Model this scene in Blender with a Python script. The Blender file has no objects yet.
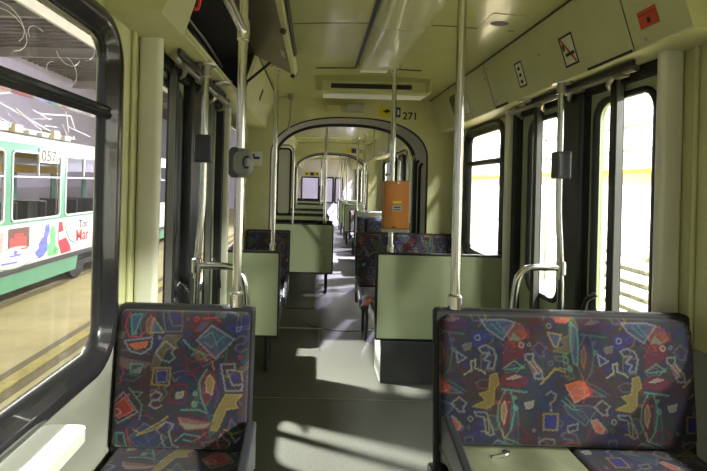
import bpy, math, random
import numpy as np
from mathutils import Vector
random.seed(7)
C = bpy.context.scene
COL = C.collection
PI = math.pi

# ------------------------------------------------------------------ camera
F_PX, W_PX, H_PX = 460.0, 707.0, 471.0
EYE = 1.42
cam_d = bpy.data.cameras.new('camera')
cam = bpy.data.objects.new('camera', cam_d); COL.objects.link(cam)
cam.location = (0, 0, EYE)
ROLL = 0.025
cam.rotation_mode = 'XYZ'
cam.rotation_euler = (PI/2, -ROLL, 0)
cam_d.sensor_fit = 'HORIZONTAL'; cam_d.sensor_width = 36
cam_d.lens = 36*F_PX/W_PX
cam_d.shift_x = (W_PX/2-316)/W_PX
cam_d.shift_y = -(H_PX/2-184)/W_PX
cam_d.clip_start = 0.02; cam_d.clip_end = 300
C.camera = cam

# ------------------------------------------------------------------ light
C.view_settings.view_transform = 'Standard'
C.view_settings.look = 'None'
C.view_settings.gamma = 1
C.view_settings.use_curve_mapping = False
C.view_settings.exposure = -0.1

world = bpy.data.worlds.new('world'); C.world = world; world.use_nodes = True
bg = world.node_tree.nodes['Background']
bg.inputs[0].default_value = (0.97, 1.0, 0.93, 1); bg.inputs[1].default_value = .52

def area(name, loc, target, size, power, color=(1, 1, 1), sy=None, spread=180):
    l = bpy.data.lights.new(name, 'AREA'); l.energy = power; l.color = color
    l.shape = 'RECTANGLE'; l.size = size; l.size_y = sy or size; l.spread = math.radians(spread)
    o = bpy.data.objects.new(name, l); COL.objects.link(o); o.location = loc
    d = Vector(target)-Vector(loc); o.rotation_euler = d.to_track_quat('-Z', 'Y').to_euler()
    return o
# hall floodlights: one high on the left throws the window shapes on the aisle floor
area('hall_flood_left', (-3.55, 4.1, 5.4), (0.1, 3.1, 0), 0.2, 380, (1, 1, .93), spread=56)
area('hall_flood_right', (4.6, -2.0, 3.1), (-.5, 1.3, .8), 0.3, 60, (1, 1, .93), spread=50)
for i, y in enumerate((1, 8, 15)):  # unseen lamps added to overexpose the right wall and fill from both sides
    area('hall_fill_right', (3.6, y, 5.2), (4.6, y, 0), 5.0, (1900, 1900, 3800)[i], ((1, 1, .97), (1, 1, .97), (.82, .74, 1))[i], .5)
    area('hall_fill_left', (-3.2, y, 5.4), (-3.4, y, 0), 5.0, (130, 180, 420)[i], ((1, .95, .74), (1, .96, .80), (.90, .84, 1))[i], .5)
area('hall_end_fill', (0.3, 24, 3.2), (0.3, 16, 1.2), 5.0, 1500, (.84, .78, 1), 3)  # unseen lamp added to brighten the far end of the tram

area('end_wall_fill', (0, 33, 4.5), (0, 39, 1.5), 6.0, 380, (.80, .74, 1), 1)  # unseen lamp added to brighten the end wall behind the rear windows
area('hall_flood_middle', (3.4, 8.2, 4.6), (.4, 8.3, 0), .12, 900, (.80, .76, 1), spread=52)
area('far_car_fill', (3.4, 13.0, 4.6), (.4, 12.6, 0), .12, 2600, (.80, .74, 1))  # unseen lamp added to brighten the last car

# ------------------------------------------------------------------ helpers
def tag(o, label=None, cat=None, group=None, kind=None):
    if label: o['label'] = label
    if cat: o['category'] = cat
    if group: o['group'] = group
    if kind: o['kind'] = kind
    return o

def empty(name, loc):
    o = bpy.data.objects.new(name, None); COL.objects.link(o); o.location = loc
    o.empty_display_size = .05
    return o

class MB:
    def __init__(s): s.v = []; s.f = []; s.sm = []
    def add(s, vs, fs, smooth=False):
        b = len(s.v); s.v += [tuple(map(float, p)) for p in vs]
        s.f += [tuple(b+i for i in f) for f in fs]; s.sm += [smooth]*len(fs); return s
    def box(s, x0, x1, y0, y1, z0, z1):
        x0, x1 = sorted((x0, x1)); y0, y1 = sorted((y0, y1)); z0, z1 = sorted((z0, z1))
        return s.add([(x0,y0,z0),(x1,y0,z0),(x1,y1,z0),(x0,y1,z0),(x0,y0,z1),(x1,y0,z1),(x1,y1,z1),(x0,y1,z1)],
              [(0,3,2,1),(4,5,6,7),(0,1,5,4),(1,2,6,5),(2,3,7,6),(3,0,4,7)])
    def prism(s, pts, axis, a0, a1, smooth=False):
        """pts: 2-D polygon; axis 'x': pts=(y,z); 'y': pts=(x,z); 'z': pts=(x,y)"""
        def P(p, a):
            return (a, p[0], p[1]) if axis == 'x' else (p[0], a, p[1]) if axis == 'y' else (p[0], p[1], a)
        n = len(pts)
        s.add([P(p, a0) for p in pts]+[P(p, a1) for p in pts], [(i, (i+1) % n, n+(i+1) % n, n+i) for i in range(n)], smooth)
        s.add([P(p, a0) for p in pts], [tuple(range(n))[::-1]]); s.add([P(p, a1) for p in pts], [tuple(range(n))])
        return s
    def loft(s, loops, closed=True, caps=False, smooth=False):
        n = len(loops[0]); vs = [p for l in loops for p in l]; fs = []
        for k in range(len(loops)-1):
            for i in range(n if closed else n-1):
                j = (i+1) % n
                fs.append((k*n+i, k*n+j, (k+1)*n+j, (k+1)*n+i))
        s.add(vs, fs, smooth)
        if caps:
            s.add(loops[0], [tuple(range(n))[::-1]]); s.add(loops[-1], [tuple(range(n))])
        return s
    def tube(s, pts, r, n=14, bend=0.0):
        P = [Vector(p) for p in pts]
        if bend:
            Q = [P[0]]
            for i in range(1, len(P)-1):
                a = (P[i-1]-P[i]); b = (P[i+1]-P[i]); d = min(bend, a.length*.49, b.length*.49)
                A = P[i]+a.normalized()*d; B = P[i]+b.normalized()*d
                for k in range(9):
                    t = k/8; Q.append(A*(1-t)**2+P[i]*2*t*(1-t)+B*t*t)
            Q.append(P[-1]); P = Q
        loops = []; prev = None
        for i, p in enumerate(P):
            t = ((P[i+1]-p) if i < len(P)-1 else (p-P[i-1]))
            if 0 < i < len(P)-1: t = (P[i+1]-p).normalized()+(p-P[i-1]).normalized()
            t.normalize()
            if prev is None:
                u = t.orthogonal().normalized()
            else:
                u = (prev-t*prev.dot(t)).normalized()
            prev = u; w = t.cross(u)
            loops.append([tuple(p+(u*math.cos(a)+w*math.sin(a))*r) for a in (2*PI*k/n for k in range(n))])
        return s.loft(loops, True, True, True)
    def lathe(s, c, prof, n=20):
        """prof: (radius, z) about a vertical axis through c"""
        return s.loft([[(c[0]+r*math.cos(2*PI*k/n), c[1]+r*math.sin(2*PI*k/n), c[2]+z) for k in range(n)] for r, z in prof], True, True, False)
    def build(s, name, mat, parent=None, bevel=0, seg=2):
        me = bpy.data.meshes.new(name)
        L = Vector((0, 0, 0)); p = parent
        while p is not None: L += p.location; p = p.parent
        me.from_pydata([(a-L.x, b-L.y, c-L.z) for a, b, c in s.v], [], s.f)
        me.polygons.foreach_set('use_smooth', s.sm); me.materials.append(mat)
        o = bpy.data.objects.new(name, me); COL.objects.link(o)
        if parent is not None: o.parent = parent
        if bevel:
            m = o.modifiers.new('bevel', 'BEVEL'); m.width = bevel; m.segments = seg; m.limit_method = 'ANGLE'
            m.angle_limit = math.radians(50); m.harden_normals = False
        return o

def rr(a0, a1, b0, b1, r, inset=0, n=6):
    """rounded rectangle outline, 4*(n+1) points"""
    a0 += inset; a1 -= inset; b0 += inset; b1 -= inset; r = max(r-inset, .002)
    out = []
    for cx, cy, s in ((a1-r, b1-r, 0), (a0+r, b1-r, 1), (a0+r, b0+r, 2), (a1-r, b0+r, 3)):
        for k in range(n+1):
            t = (s+k/n)*PI/2; out.append((cx+r*math.cos(t), cy+r*math.sin(t)))
    return out
def rect_like(a0, a1, b0, b1, n=6):
    return [c for c in ((a1, b1), (a0, b1), (a0, b0), (a1, b0)) for _ in range(n+1)]

# ------------------------------------------------------------------ materials
def mat(name, col, rough=.5, metal=0, noise=0, nscale=8, bump=0, bscale=200, spec=.5, coat=0):
    m = bpy.data.materials.new(name); m.use_nodes = True; nt = m.node_tree; b = nt.nodes['Principled BSDF']
    b.inputs['Base Color'].default_value = (*col, 1); b.inputs['Roughness'].default_value = rough
    b.inputs['Metallic'].default_value = metal; b.inputs['Specular IOR Level'].default_value = spec
    if coat: b.inputs['Coat Weight'].default_value = coat
    tc = nt.nodes.new('ShaderNodeTexCoord')
    if noise:
        n = nt.nodes.new('ShaderNodeTexNoise'); n.inputs['Scale'].default_value = nscale; n.inputs['Detail'].default_value = 6
        n.inputs['Roughness'].default_value = .65
        nt.links.new(tc.outputs['Object'], n.inputs['Vector'])
        r = nt.nodes.new('ShaderNodeValToRGB')
        r.color_ramp.elements[0].position = .3; r.color_ramp.elements[1].position = .72
        r.color_ramp.elements[0].color = (*[c*(1-noise) for c in col], 1)
        r.color_ramp.elements[1].color = (*[min(1, c*(1+noise*.6)) for c in col], 1)
        nt.links.new(n.outputs['Fac'], r.inputs[0]); nt.links.new(r.outputs[0], b.inputs['Base Color'])
    if bump:
        n2 = nt.nodes.new('ShaderNodeTexNoise'); n2.inputs['Scale'].default_value = bscale
        nt.links.new(tc.outputs['Object'], n2.inputs['Vector'])
        bp = nt.nodes.new('ShaderNodeBump'); bp.inputs['Strength'].default_value = bump; bp.inputs['Distance'].default_value = .002
        nt.links.new(n2.outputs['Fac'], bp.inputs['Height']); nt.links.new(bp.outputs[0], b.inputs['Normal'])
    return m
def emit(name, col, s):
    m = bpy.data.materials.new(name); m.use_nodes = True; b = m.node_tree.nodes['Principled BSDF']
    b.inputs['Base Color'].default_value = (*col, 1)
    b.inputs['Emission Color'].default_value = (*col, 1); b.inputs['Emission Strength'].default_value = s
    return m
def glass(name, tint=(.95, .97, .95), dirt=0.0, refl=.06, streak=0.0):
    m = bpy.data.materials.new(name); m.use_nodes = True; nt = m.node_tree
    for n in list(nt.nodes):
        if n.type == 'BSDF_PRINCIPLED': nt.nodes.remove(n)
    out = [n for n in nt.nodes if n.type == 'OUTPUT_MATERIAL'][0]
    tr = nt.nodes.new('ShaderNodeBsdfTransparent'); tr.inputs[0].default_value = (*tint, 1)
    gl = nt.nodes.new('ShaderNodeBsdfGlossy'); gl.inputs['Roughness'].default_value = .03
    mx = nt.nodes.new('ShaderNodeMixShader')
    fr = nt.nodes.new('ShaderNodeFresnel'); fr.inputs[0].default_value = 1.45
    mm = nt.nodes.new('ShaderNodeMath'); mm.operation = 'MULTIPLY'; mm.inputs[1].default_value = .3
    nt.links.new(fr.outputs[0], mm.inputs[0]); nt.links.new(mm.outputs[0], mx.inputs[0])
    nt.links.new(tr.outputs[0], mx.inputs[1]); nt.links.new(gl.outputs[0], mx.inputs[2])
    last = mx
    if dirt or streak:
        tc = nt.nodes.new('ShaderNodeTexCoord'); mp = nt.nodes.new('ShaderNodeMapping')
        mp.inputs['Scale'].default_value = (1, 38, 3.2)
        nt.links.new(tc.outputs['Object'], mp.inputs[0])
        ns = nt.nodes.new('ShaderNodeTexNoise'); ns.inputs['Scale'].default_value = 1; ns.inputs['Detail'].default_value = 5
        nt.links.new(mp.outputs[0], ns.inputs['Vector'])
        rp = nt.nodes.new('ShaderNodeMapRange'); rp.inputs[1].default_value = .52; rp.inputs[2].default_value = .78
        rp.inputs[3].default_value = dirt; rp.inputs[4].default_value = dirt+streak
        nt.links.new(ns.outputs['Fac'], rp.inputs[0])
        df = nt.nodes.new('ShaderNodeBsdfDiffuse'); df.inputs[0].default_value = (.75, .76, .74, 1)
        tl = nt.nodes.new('ShaderNodeBsdfTranslucent'); tl.inputs[0].default_value = (.75, .76, .74, 1)
        ad = nt.nodes.new('ShaderNodeMixShader'); ad.inputs[0].default_value = .6
        nt.links.new(df.outputs[0], ad.inputs[1]); nt.links.new(tl.outputs[0], ad.inputs[2])
        m2 = nt.nodes.new('ShaderNodeMixShader'); nt.links.new(rp.outputs[0], m2.inputs[0])
        nt.links.new(mx.outputs[0], m2.inputs[1]); nt.links.new(ad.outputs[0], m2.inputs[2]); last = m2
    nt.links.new(last.outputs[0], out.inputs[0])
    return m

CREAM = mat('cream_paint', (.57, .575, .305), .38, noise=.10, nscale=2.5)
CREAM_W = mat('pale_column_paint', (.72, .72, .57), .32, noise=.05, nscale=2)
CEIL = mat('ceiling_laminate', (.46, .475, .22), .22, noise=.10, nscale=1.6, coat=.3)
PANEL = mat('green_laminate', (.40, .46, .275), .42, noise=.07, nscale=3)
BLACK = mat('black_rubber', (.012, .012, .014), .32)
BLACKM = mat('black_matte', (.013, .013, .013), .6)
GLOSSB = mat('glossy_black_frame', (.016, .016, .018), .22, coat=.5)
CHROME = mat('brushed_steel', (.72, .71, .66), .2, metal=1)
STEEL = mat('worn_steel', (.45, .44, .38), .35, metal=1)
FLOOR = mat('speckled_grey_vinyl', (.068, .068, .057), .55, noise=.35, nscale=90, bump=.15)
FLOORJ = mat('dark_joint', (.06, .06, .055), .6)
GREYB = mat('gangway_grey', (.44, .44, .37), .5, noise=.1, nscale=6)
GREYD = mat('dark_grey_plastic', (.035, .037, .045), .3)
BOXGREY = mat('grey_seat_box', (.045, .047, .047), .5, noise=.12, nscale=12)
BOXLIGHT = mat('pale_grey_finish', (.36, .37, .33), .45)
ORANGE = mat('orange_enamel', (.46, .17, .022), .38, noise=.06, nscale=30)
WHITE = mat('white_laminate', (.82, .83, .76), .3)
HATCHIN = mat('hatch_underside', (.105, .098, .06), .4, noise=.35, nscale=5)
RED = mat('red_plastic', (.55, .03, .02), .4)
BOARD = mat('worn_seat_board', (.15, .155, .09), .5, noise=.3, nscale=9)
DIFFUSER = mat('lamp_diffuser', (.60, .62, .43), .1, coat=.6)
YELL = mat('yellow_sticker', (.62, .52, .02), .4)
BLUE = mat('blue_sticker', (.02, .02, .22), .4)
INK = mat('black_ink', (.01, .01, .01), .5)
STICKW = mat('white_sticker', (.72, .74, .72), .4)
GLASS = glass('window_glass')
GLASSD = glass('dirty_window_glass', (.93, .93, .93), .02, streak=.13)
GLASSN = glass('smeared_window_glass', (.96, .97, .96), .02, streak=.10)

# ------------------------------------------------------------------ the tram car shell
XL, XR = -.68, 1.38
XC = .35
HDR_Z = 1.955
def wx(side, d):           # x at distance d inboard of the wall
    return XL+d if side < 0 else XR-d
cnt = {'window': 0, 'door': 0, 'trim': 0}
def nm(k):
    cnt[k] += 1; return f'{k}_{cnt[k]}'
def S(o): o['kind'] = 'structure'; return o

def window(side, y0, y1, z0=.80, z1=1.95, fw=.085, r=.16, gm=None, upper=None):
    root = S(empty(nm('window'), (wx(side, 0), (y0+y1)/2, z0)))
    prof = [(.0, -.005), (.0, .012), (.012, .026), (.03, .030), (.048, .024), (.06, .008), (.075, .004), (fw, -.012), (fw, -.03)]
    m = MB(); m.loft([[(wx(side, d), a, b) for a, b in rr(y0, y1, z0, z1, r, o, 8)] for o, d in prof], True, False, True)
    m.build('window_frame', GLOSSB, root)
    zb = 1.635
    m = MB(); m.prism([(wx(side, -.02), zb-.024), (wx(side, .010), zb-.024), (wx(side, .017), zb-.010), (wx(side, .010), zb), (wx(side, .017), zb+.008), (wx(side, .010), zb+.018), (wx(side, -.02), zb+.018)], 'y', y0+fw*.9, y1-fw*.9)
    m.build('transom', GLOSSB, root)
    g = MB(); o = rr(y0, y1, z0, z1, r, fw-.004, 8); x = wx(side, -.022)
    # two panes: below and above the transom
    lo = [(a, min(b, zb)) for a, b in o]; hi = [(a, max(b, zb)) for a, b in o]
    MB().add([(x, a, b) for a, b in lo], [tuple(range(len(lo)))]).build('pane', gm or GLASS, root)
    MB().add([(x, a, b) for a, b in hi], [tuple(range(len(hi)))]).build('pane', upper or gm or GLASS, root)
    return (y0, y1, z0, z1)

EDGE = mat('grey_edge_strip', (.12, .12, .115), .35)
def leaf(root, side, a, b, wa, wb):
    lf = MB(); z0, z1 = .04, 1.90
    wy0, wy1, wz0, wz1 = a+wa, b-wb, .785, 1.85
    for d0, d1 in ((0., -.035),):
        hole = rr(wy0, wy1, wz0, wz1, .085); rc = rect_like(a, b, z0, z1)
        lf.loft([[(wx(side, d1), *p) for p in hole], [(wx(side, d0), *p) for p in hole], [(wx(side, d0), *p) for p in rc], [(wx(side, d1), *p) for p in rc]])
    L = lf.build('door_leaf', PANEL, root)
    g = MB(); g.loft([[(wx(side, d), *p) for p in rr(wy0-.022, wy1+.022, wz0-.022, wz1+.022, .105, o)] for o, d in ((0, 0), (.004, .012), (.026, .012), (.032, -.01))], smooth=True)
    g.build('gasket', BLACK, L)
    p = rr(wy0, wy1, wz0, wz1, .085)
    MB().add([(wx(side, -.015), *q) for q in p], [tuple(range(len(p)))]).build('pane', GLASS, L)
    ym = (a+b)/2+.01
    MB().box(wx(side, .002), wx(side, .045), ym-.022, ym+.022, .06, 1.93).build('fold_rubber', BLACK, L, .006)
    MB().box(wx(side, .016), wx(side, .044), ym-.031, ym-.0225, .3, 1.92).build('edge_strip', EDGE, L)
    MB().lathe((wx(side, .004), a+.035, 1.88), [(.001, -.001), (.012, 0), (.001, .001)], 8)
    return L

def door(side, y0, y1, full=True):
    root = S(empty(nm('door'), (wx(side, 0), (y0+y1)/2, 0)))
    yc = (y0+y1)/2
    leaf(root, side, y0+.01, yc-.16, .045, .05); leaf(root, side, yc+.04, y1-.03, .075, .14)
    m = MB().box(wx(side, -.03), wx(side, .05), yc-.155, yc+.035, .03, 1.92)
    m.build('centre_rubber', BLACK, root, .015)
    MB().box(wx(side, -.03), wx(side, .02), y0, y0+.01, .03, 1.93).build('edge_rubber', BLACKM, root)
    MB().box(wx(side, -.03), wx(side, .045), y1-.055, y1, .03, 1.93).build('edge_rubber', BLACKM, root)
    MB().box(wx(side, -.04), wx(side, .03), y0, y1, 1.90, HDR_Z).build('lintel', BLACKM, root)
    MB().box(wx(side, -.06), wx(side, .0), y0, y1, -.02, .035).build('sill', STEEL, root)
    if full:
        # door drive under the header: shaft, arms and hinge brackets
        m = MB().tube([(wx(side, .09), y0+.05, 1.925), (wx(side, .09), y1-.05, 1.925)], .014)
        for yy in (y0+.14, yc-.2, yc+.2, y1-.14): m.box(wx(side, .075), wx(side, .105), yy-.03, yy+.03, 1.905, HDR_Z)
        m.build('drive_shaft', STEEL, root)
        for yy in (y0+.20, yc-.14, yc+.16, y1-.2):
            MB().tube([(wx(side, .09), yy, 1.93), (wx(side, .075), yy+.05, 1.90), (wx(side, .02), yy+.12, 1.895)], .013, bend=.02).build('drive_arm', STEEL, root)
        MB().box(wx(side, .112), wx(side, .125), y0+.02, y1-.35, 1.925, 1.95).build('drive_cover', BLACKM, root, .004)
        for yy in (y0+.36, yc+.4):
            MB().tube([(wx(side, .04), yy, .93), (wx(side, .075), yy+.02, .90), (wx(side, .075), yy+.08, .74)], .012, bend=.02).build('lower_arm', BLACKM, root)

def car(y0, y1, wins, doors, tag_, gm=None, ext=0, openhatch=False, near_wall=None):
    walls = {}
    for side, nme in ((-1, 'wall_left'), (1, 'wall_right')):
        m = MB(); a, b = wx(side, -.045), wx(side, 0)
        ops = sorted([(w[0]+.06, w[1]-.06, .86, 1.89) for w in wins]+[(d[0], d[1], 0.0, 1.93) for d in doors])
        yy = y0
        for (p, q, zl, zh) in ops:
            m.box(a, b, yy, p, -.05, 2.30)
            if zl > 0: m.box(a, b, p, q, -.05, zl)
            m.box(a, b, p, q, zh, 2.30); yy = q
        m.box(a, b, yy, y1, -.05, 2.30)
        S(m.build(nme, CREAM))
        for w in wins: window(side, *w, gm=(GLASSN if (side < 0 and w[0] < 0) else None), upper=(GLASSD if (side < 0 and w[0] < 0) else None))
        for d in doors: door(side, *d, full=(d[0] < 8))
        # columns beside the doors
        for d in doors:
            for ya, yb, dd in ((d[0]-.095, d[0]-.05, .088), (d[1]+.002, d[1]+.05, .085)):
                c = MB(); x0 = wx(side, .001); x1 = wx(side, dd); lo, hi = sorted((x0, x1))
                c.prism(rr(lo, hi, ya, yb, min(.028, (yb-ya)*.45), 0, 5), 'z', .0, HDR_Z, True)
                S(c.build(nm('trim'), CREAM_W))
        # narrow vertical cover strip between the window and the column
        for d in doors[:1]:
            m = MB().tube([(wx(side, .008), d[0]-.15, .0), (wx(side, .008), d[0]-.15, HDR_Z)], .009, 8)
            S(m.build(nm('trim'), CREAM))
    # ceiling: a shallow vault
    prof = [(-1.03, 2.20), (-.88, 2.24), (-.755, 2.26), (-.35, 2.282), (0, 2.29), (.35, 2.282), (.755, 2.26), (.88, 2.24), (1.03, 2.20)]
    poly = [(XC+x, z) for x, z in prof]+[(XR+.04, 2.20), (XR+.04, 2.36), (XL-.04, 2.36), (XL-.04, 2.20)]
    S(MB().prism(poly, 'y', y0, y1).build('ceiling', CEIL))
    S(MB().box(XL-.04, XR+.04, y0, y1, -.06, 0).build('floor', FLOOR))

HT, ZT = .755, 2.258
def header(side, y0, y1, splits=()):
    """closed sloped header with soffit"""
    s = side
    pts = [(XC+s*HT, ZT), (XC+s*.85, HDR_Z+.006), (XC+s*.85+s*.006, HDR_Z), (XC+s*1.029, HDR_Z), (XC+s*1.029, 2.20), (XC+s*.85, 2.24)]
    root = S(MB().prism(pts, 'y', y0, y1).build(nm('trim'), CREAM))
    return root
def on_slope(side, y, t, lift=.0):
    """point on the header's sloped face, t=0 at the top edge, 1 at the bottom"""
    p0 = Vector((XC+side*HT, y, ZT)); p1 = Vector((XC+side*.85, y, HDR_Z))
    n = Vector((-side*(ZT-HDR_Z), 0, -(.85-HT))).normalized()
    return p0.lerp(p1, t)+n*lift
def slope_plate(m, side, ya, yb, t0, t1, th=.003, lift=0):
    A = [on_slope(side, ya, t0, lift), on_slope(side, yb, t0, lift), on_slope(side, yb, t1, lift), on_slope(side, ya, t1, lift)]
    B = [on_slope(side, ya, t0, lift+th), on_slope(side, yb, t0, lift+th), on_slope(side, yb, t1, lift+th), on_slope(side, ya, t1, lift+th)]
    return m.add(A+B, [(0,1,2,3),(4,7,6,5),(0,4,5,1),(1,5,6,2),(2,6,7,3),(3,7,4,0)])

# car 1
car(-1.3, 4.53, [(-1.1, 1.56), (3.36, 4.26)], [(1.82, 3.14)], 1)
# scratches on the near left upper pane
SW = [w for w in bpy.data.objects if w.name == 'window_1'][0]
m = MB(); rs = random.Random(11)
for k in range(9):
    cy, cz, a0, rad = rs.uniform(.75, 1.35), rs.uniform(1.69, 1.82), rs.uniform(0, 6), rs.uniform(.03, .09)
    m.tube([(XL-.0205, cy+rad*1.2*math.cos(a0+t*.35), cz+rad*.7*math.sin(a0+t*.35)) for t in range(rs.randint(5, 11))], .0009, 4)
m.build('scratches', mat('scratch_white', (.75, .75, .7), .5), SW)
# car 2 and 3
car(5.25, 9.70, [(5.40, 6.35), (8.15, 9.45)], [(6.60, 7.92)], 2)
car(10.40, 16.0, [(10.55, 11.45), (13.30, 14.4), (14.6, 15.8)], [(11.7, 13.02)], 3)

def arch_z(x, top=2.09, spring=1.70, hw=.78, c=.32):
    t = min(1, abs(x-c)/hw); return spring+(top-spring)*(1-t**2.5)**(1/2.1)
def arch_path(off=0, n=40):
    """open outline of the gangway, from the left foot over the top to the right foot"""
    out = [(.32-.78-off, 0.001), (.32-.78-off, 1.70)]
    for k in range(1, n):
        a = PI*k/n; x = -math.cos(a)
        z = 1.70+(.39+off)*(1-abs(x)**2.5)**(1/2.1)
        out.append((.32+x*(.78+off), z))
    out += [(.32+.78+off, 1.70), (.32+.78+off, 0.001)]
    return out
def bulkhead(y0, y1):
    m = MB()
    m.box(XL, -.46, y0, y1, 0, 2.29); m.box(1.10, XR, y0, y1, 0, 2.29)
    P = arch_path()[1:-1]
    for (xa, za), (xb, zb) in zip(P[:-1], P[1:]):
        m.add([(xa,y0,za),(xb,y0,zb),(xb,y0,2.31),(xa,y0,2.31),(xa,y1,za),(xb,y1,zb),(xb,y1,2.31),(xa,y1,2.31)],
              [(0,1,2,3),(4,7,6,5),(0,4,5,1),(3,2,6,7)])
    return S(m.build('wall_bulkhead', CREAM))
def gangway(ya, yb):
    P = arch_path(.0)
    # lining: outboard shell
    ys = [ya+(yb-ya)*k/12 for k in range(13)]
    m = MB(); m.loft([[(x, y, z) for x, z in arch_path(.015 if k % 2 else .035)] for k, y in enumerate(ys)], False, False, False)
    g = S(m.build('wall_gangway', GREYB))
    for yy in (ya, yb):
        r = MB()
        A = arch_path(-.012); B = arch_path(.03)
        r.loft([[(x, yy-.012, z) for x, z in B], [(x, yy-.02, z) for x, z in A], [(x, yy+.02, z) for x, z in A], [(x, yy+.03, z) for x, z in B]], False, False, True)
        S(r.build(nm('trim'), BLACK))
    S(MB().box(-.5, 1.14, ya, yb, -.06, -.002).build('floor', FLOORJ))
    S(MB().lathe((.32, (ya+yb)/2, 0), [(.44, -.002), (.44, .004), (.43, .006)], 40).build('floor', FLOOR))
for a, b in ((4.53, 5.25), (9.70, 10.40)):
    bulkhead(a, a+.03); bulkhead(b-.03, b); gangway(a+.03, b-.03)

# end wall of the last car
m = MB(); y0, y1 = 15.96, 16.0
m.box(XL, XR, y0, y1, 0, .78); m.box(XL, XR, y0, y1, 1.66, 2.31)
for a, b in ((XL, -.50), (.10, .34), (.60, .66), (.92, XR)): m.box(a, b, y0, y1, .78, 1.66)
S(m.build('wall_end', mat('pale_end_wall', (.72, .70, .74), .5)))
for a, b in ((-.50, .10), (.34, .60), (.66, .92)):
    root = S(empty(nm('window'), ((a+b)/2, 15.95, .78)))
    MB().loft([[(x, y, z) for x, z in rr(a-.015, b+.015, .765, 1.675, .06, o)] for o, y in ((0, 15.96), (0, 15.94), (.05, 15.94), (.05, 15.99))]).build('window_frame', BLACK, root)
    p = rr(a, b, .78, 1.66, .05); MB().add([(x, 15.98, z) for x, z in p], [tuple(range(len(p)))]).build('pane', GLASS, root)

# headers: right side closed, in three panels; left side with the middle panel open
header(1, 1.48, 4.53)
for a, b in ((5.25, 9.70), (10.4, 15.96)):
    header(1, a, b); header(-1, a, b)
header(-1, 2.955, 4.53); header(-1, 1.46, 1.70)
m = MB()   # soffit, back and top rail of the open bay
m.box(XC-.85, XL+.001, 1.70, 2.955, HDR_Z, HDR_Z+.012)
m.box(XL+.001, XL+.006, 1.70, 2.955, HDR_Z+.012, 2.195)
m.box(XC-.85, XC-.843, 1.70, 2.955, HDR_Z+.012, HDR_Z+.03)
S(m.build(nm('trim'), CREAM))
m = MB().box(XL+.007, XL+.012, 1.702, 2.953, HDR_Z+.013, 2.194)  # dark liner sheets added to paint the recess of the bay dark
m.prism([(XL+.012, 2.19), (XC-.765, 2.25), (XC-.765, 2.254), (XL+.012, 2.194)], 'y', 1.702, 2.953); m.box(XL+.012, XC-.86, 1.702, 2.953, HDR_Z+.0125, HDR_Z+.018)
m.add([(XC-.765, 2.948, 2.25), (XC-.845, 2.948, HDR_Z+.02), (XL+.012, 2.948, HDR_Z+.02), (XL+.012, 2.948, 2.19)], [(0, 1, 2, 3)])
S(m.build(nm('trim'), BLACKM))

# gaps and screws between the header panels (right), as thin dark seams
def seam(side, y, w=.004):
    m = MB(); slope_plate(m, side, y-w/2, y+w/2, .0, 1.0, .0012); return S(m.build(nm('trim'), FLOORJ))
for y in (1.75, 3.10, 3.55): seam(1, y)
seam(-1, 3.02)
m = MB()
for y, t in ((1.80, .12), (1.80, .2), (3.05, .15), (3.05, .85), (3.14, .15), (3.14, .3), (3.5, .2), (3.5, .8), (2.4, .45), (3.7, .25), (1.68, .92)):
    p = on_slope(1, y, t, .001); m.tube([p, on_slope(1, y, t, .005)], .007, 8)
S(m.build(nm('trim'), STEEL))
m = MB(); slope_plate(m, 1, 1.76, 2.05, .965, 1.0, .002); slope_plate(m, 1, 2.90, 3.09, .95, 1.0, .002); S(m.build(nm('trim'), BLACKM))
# ceiling/header dark joint on both sides
for s in (1, -1):
    m = MB().box(XC+s*.749-.004, XC+s*.749+.004, 1.48, 4.5, 2.254, 2.2605); S(m.build(nm('trim'), FLOORJ))
LOWER = mat('grey_lower_wall', (.31, .31, .25), .45, noise=.08, nscale=3)  # thin sheets in a greyer tone over the lower near-bay walls
for sd in (-1, 1):
    a, b = sorted((wx(sd, .0005), wx(sd, .004))); S(MB().box(a, b, -1.3, 1.66, .02, .86).build(nm('trim'), LOWER))
# ceiling seams
m = MB()
def ceil_z(x):
    t = abs(x-XC); return 2.29-.008*(t/.35) if t < .35 else 2.282-.022*(t-.35)/.405
def ceil_strip(m, x0, x1, ya, yb, d=.002):
    n = max(1, int((x1-x0)/.12)); xs = [x0+(x1-x0)*i/n for i in range(n+1)]
    for a, b in zip(xs[:-1], xs[1:]):
        m.add([(a,ya,ceil_z(a)-d),(b,ya,ceil_z(b)-d),(b,yb,ceil_z(b)-d),(a,yb,ceil_z(a)-d),(a,ya,ceil_z(a)+.001),(b,ya,ceil_z(b)+.001),(b,yb,ceil_z(b)+.001),(a,yb,ceil_z(a)+.001)],
              [(0,3,2,1),(0,1,5,4),(1,2,6,5),(2,3,7,6),(3,0,4,7)])
for y in (.6, 2.46): ceil_strip(m, -.34, .26, y-.003, y+.003); ceil_strip(m, .60, 1.04, y-.003, y+.003)
S(m.build(nm('trim'), FLOORJ))
m = MB(); ceil_strip(m, .262, .282, -1.2, 3.42, .004); ceil_strip(m, -.02, .28, 3.40, 3.425, .004); ceil_strip(m, .50, .76, 3.40, 3.425, .004)
S(m.build(nm('trim'), BLACK))

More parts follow.
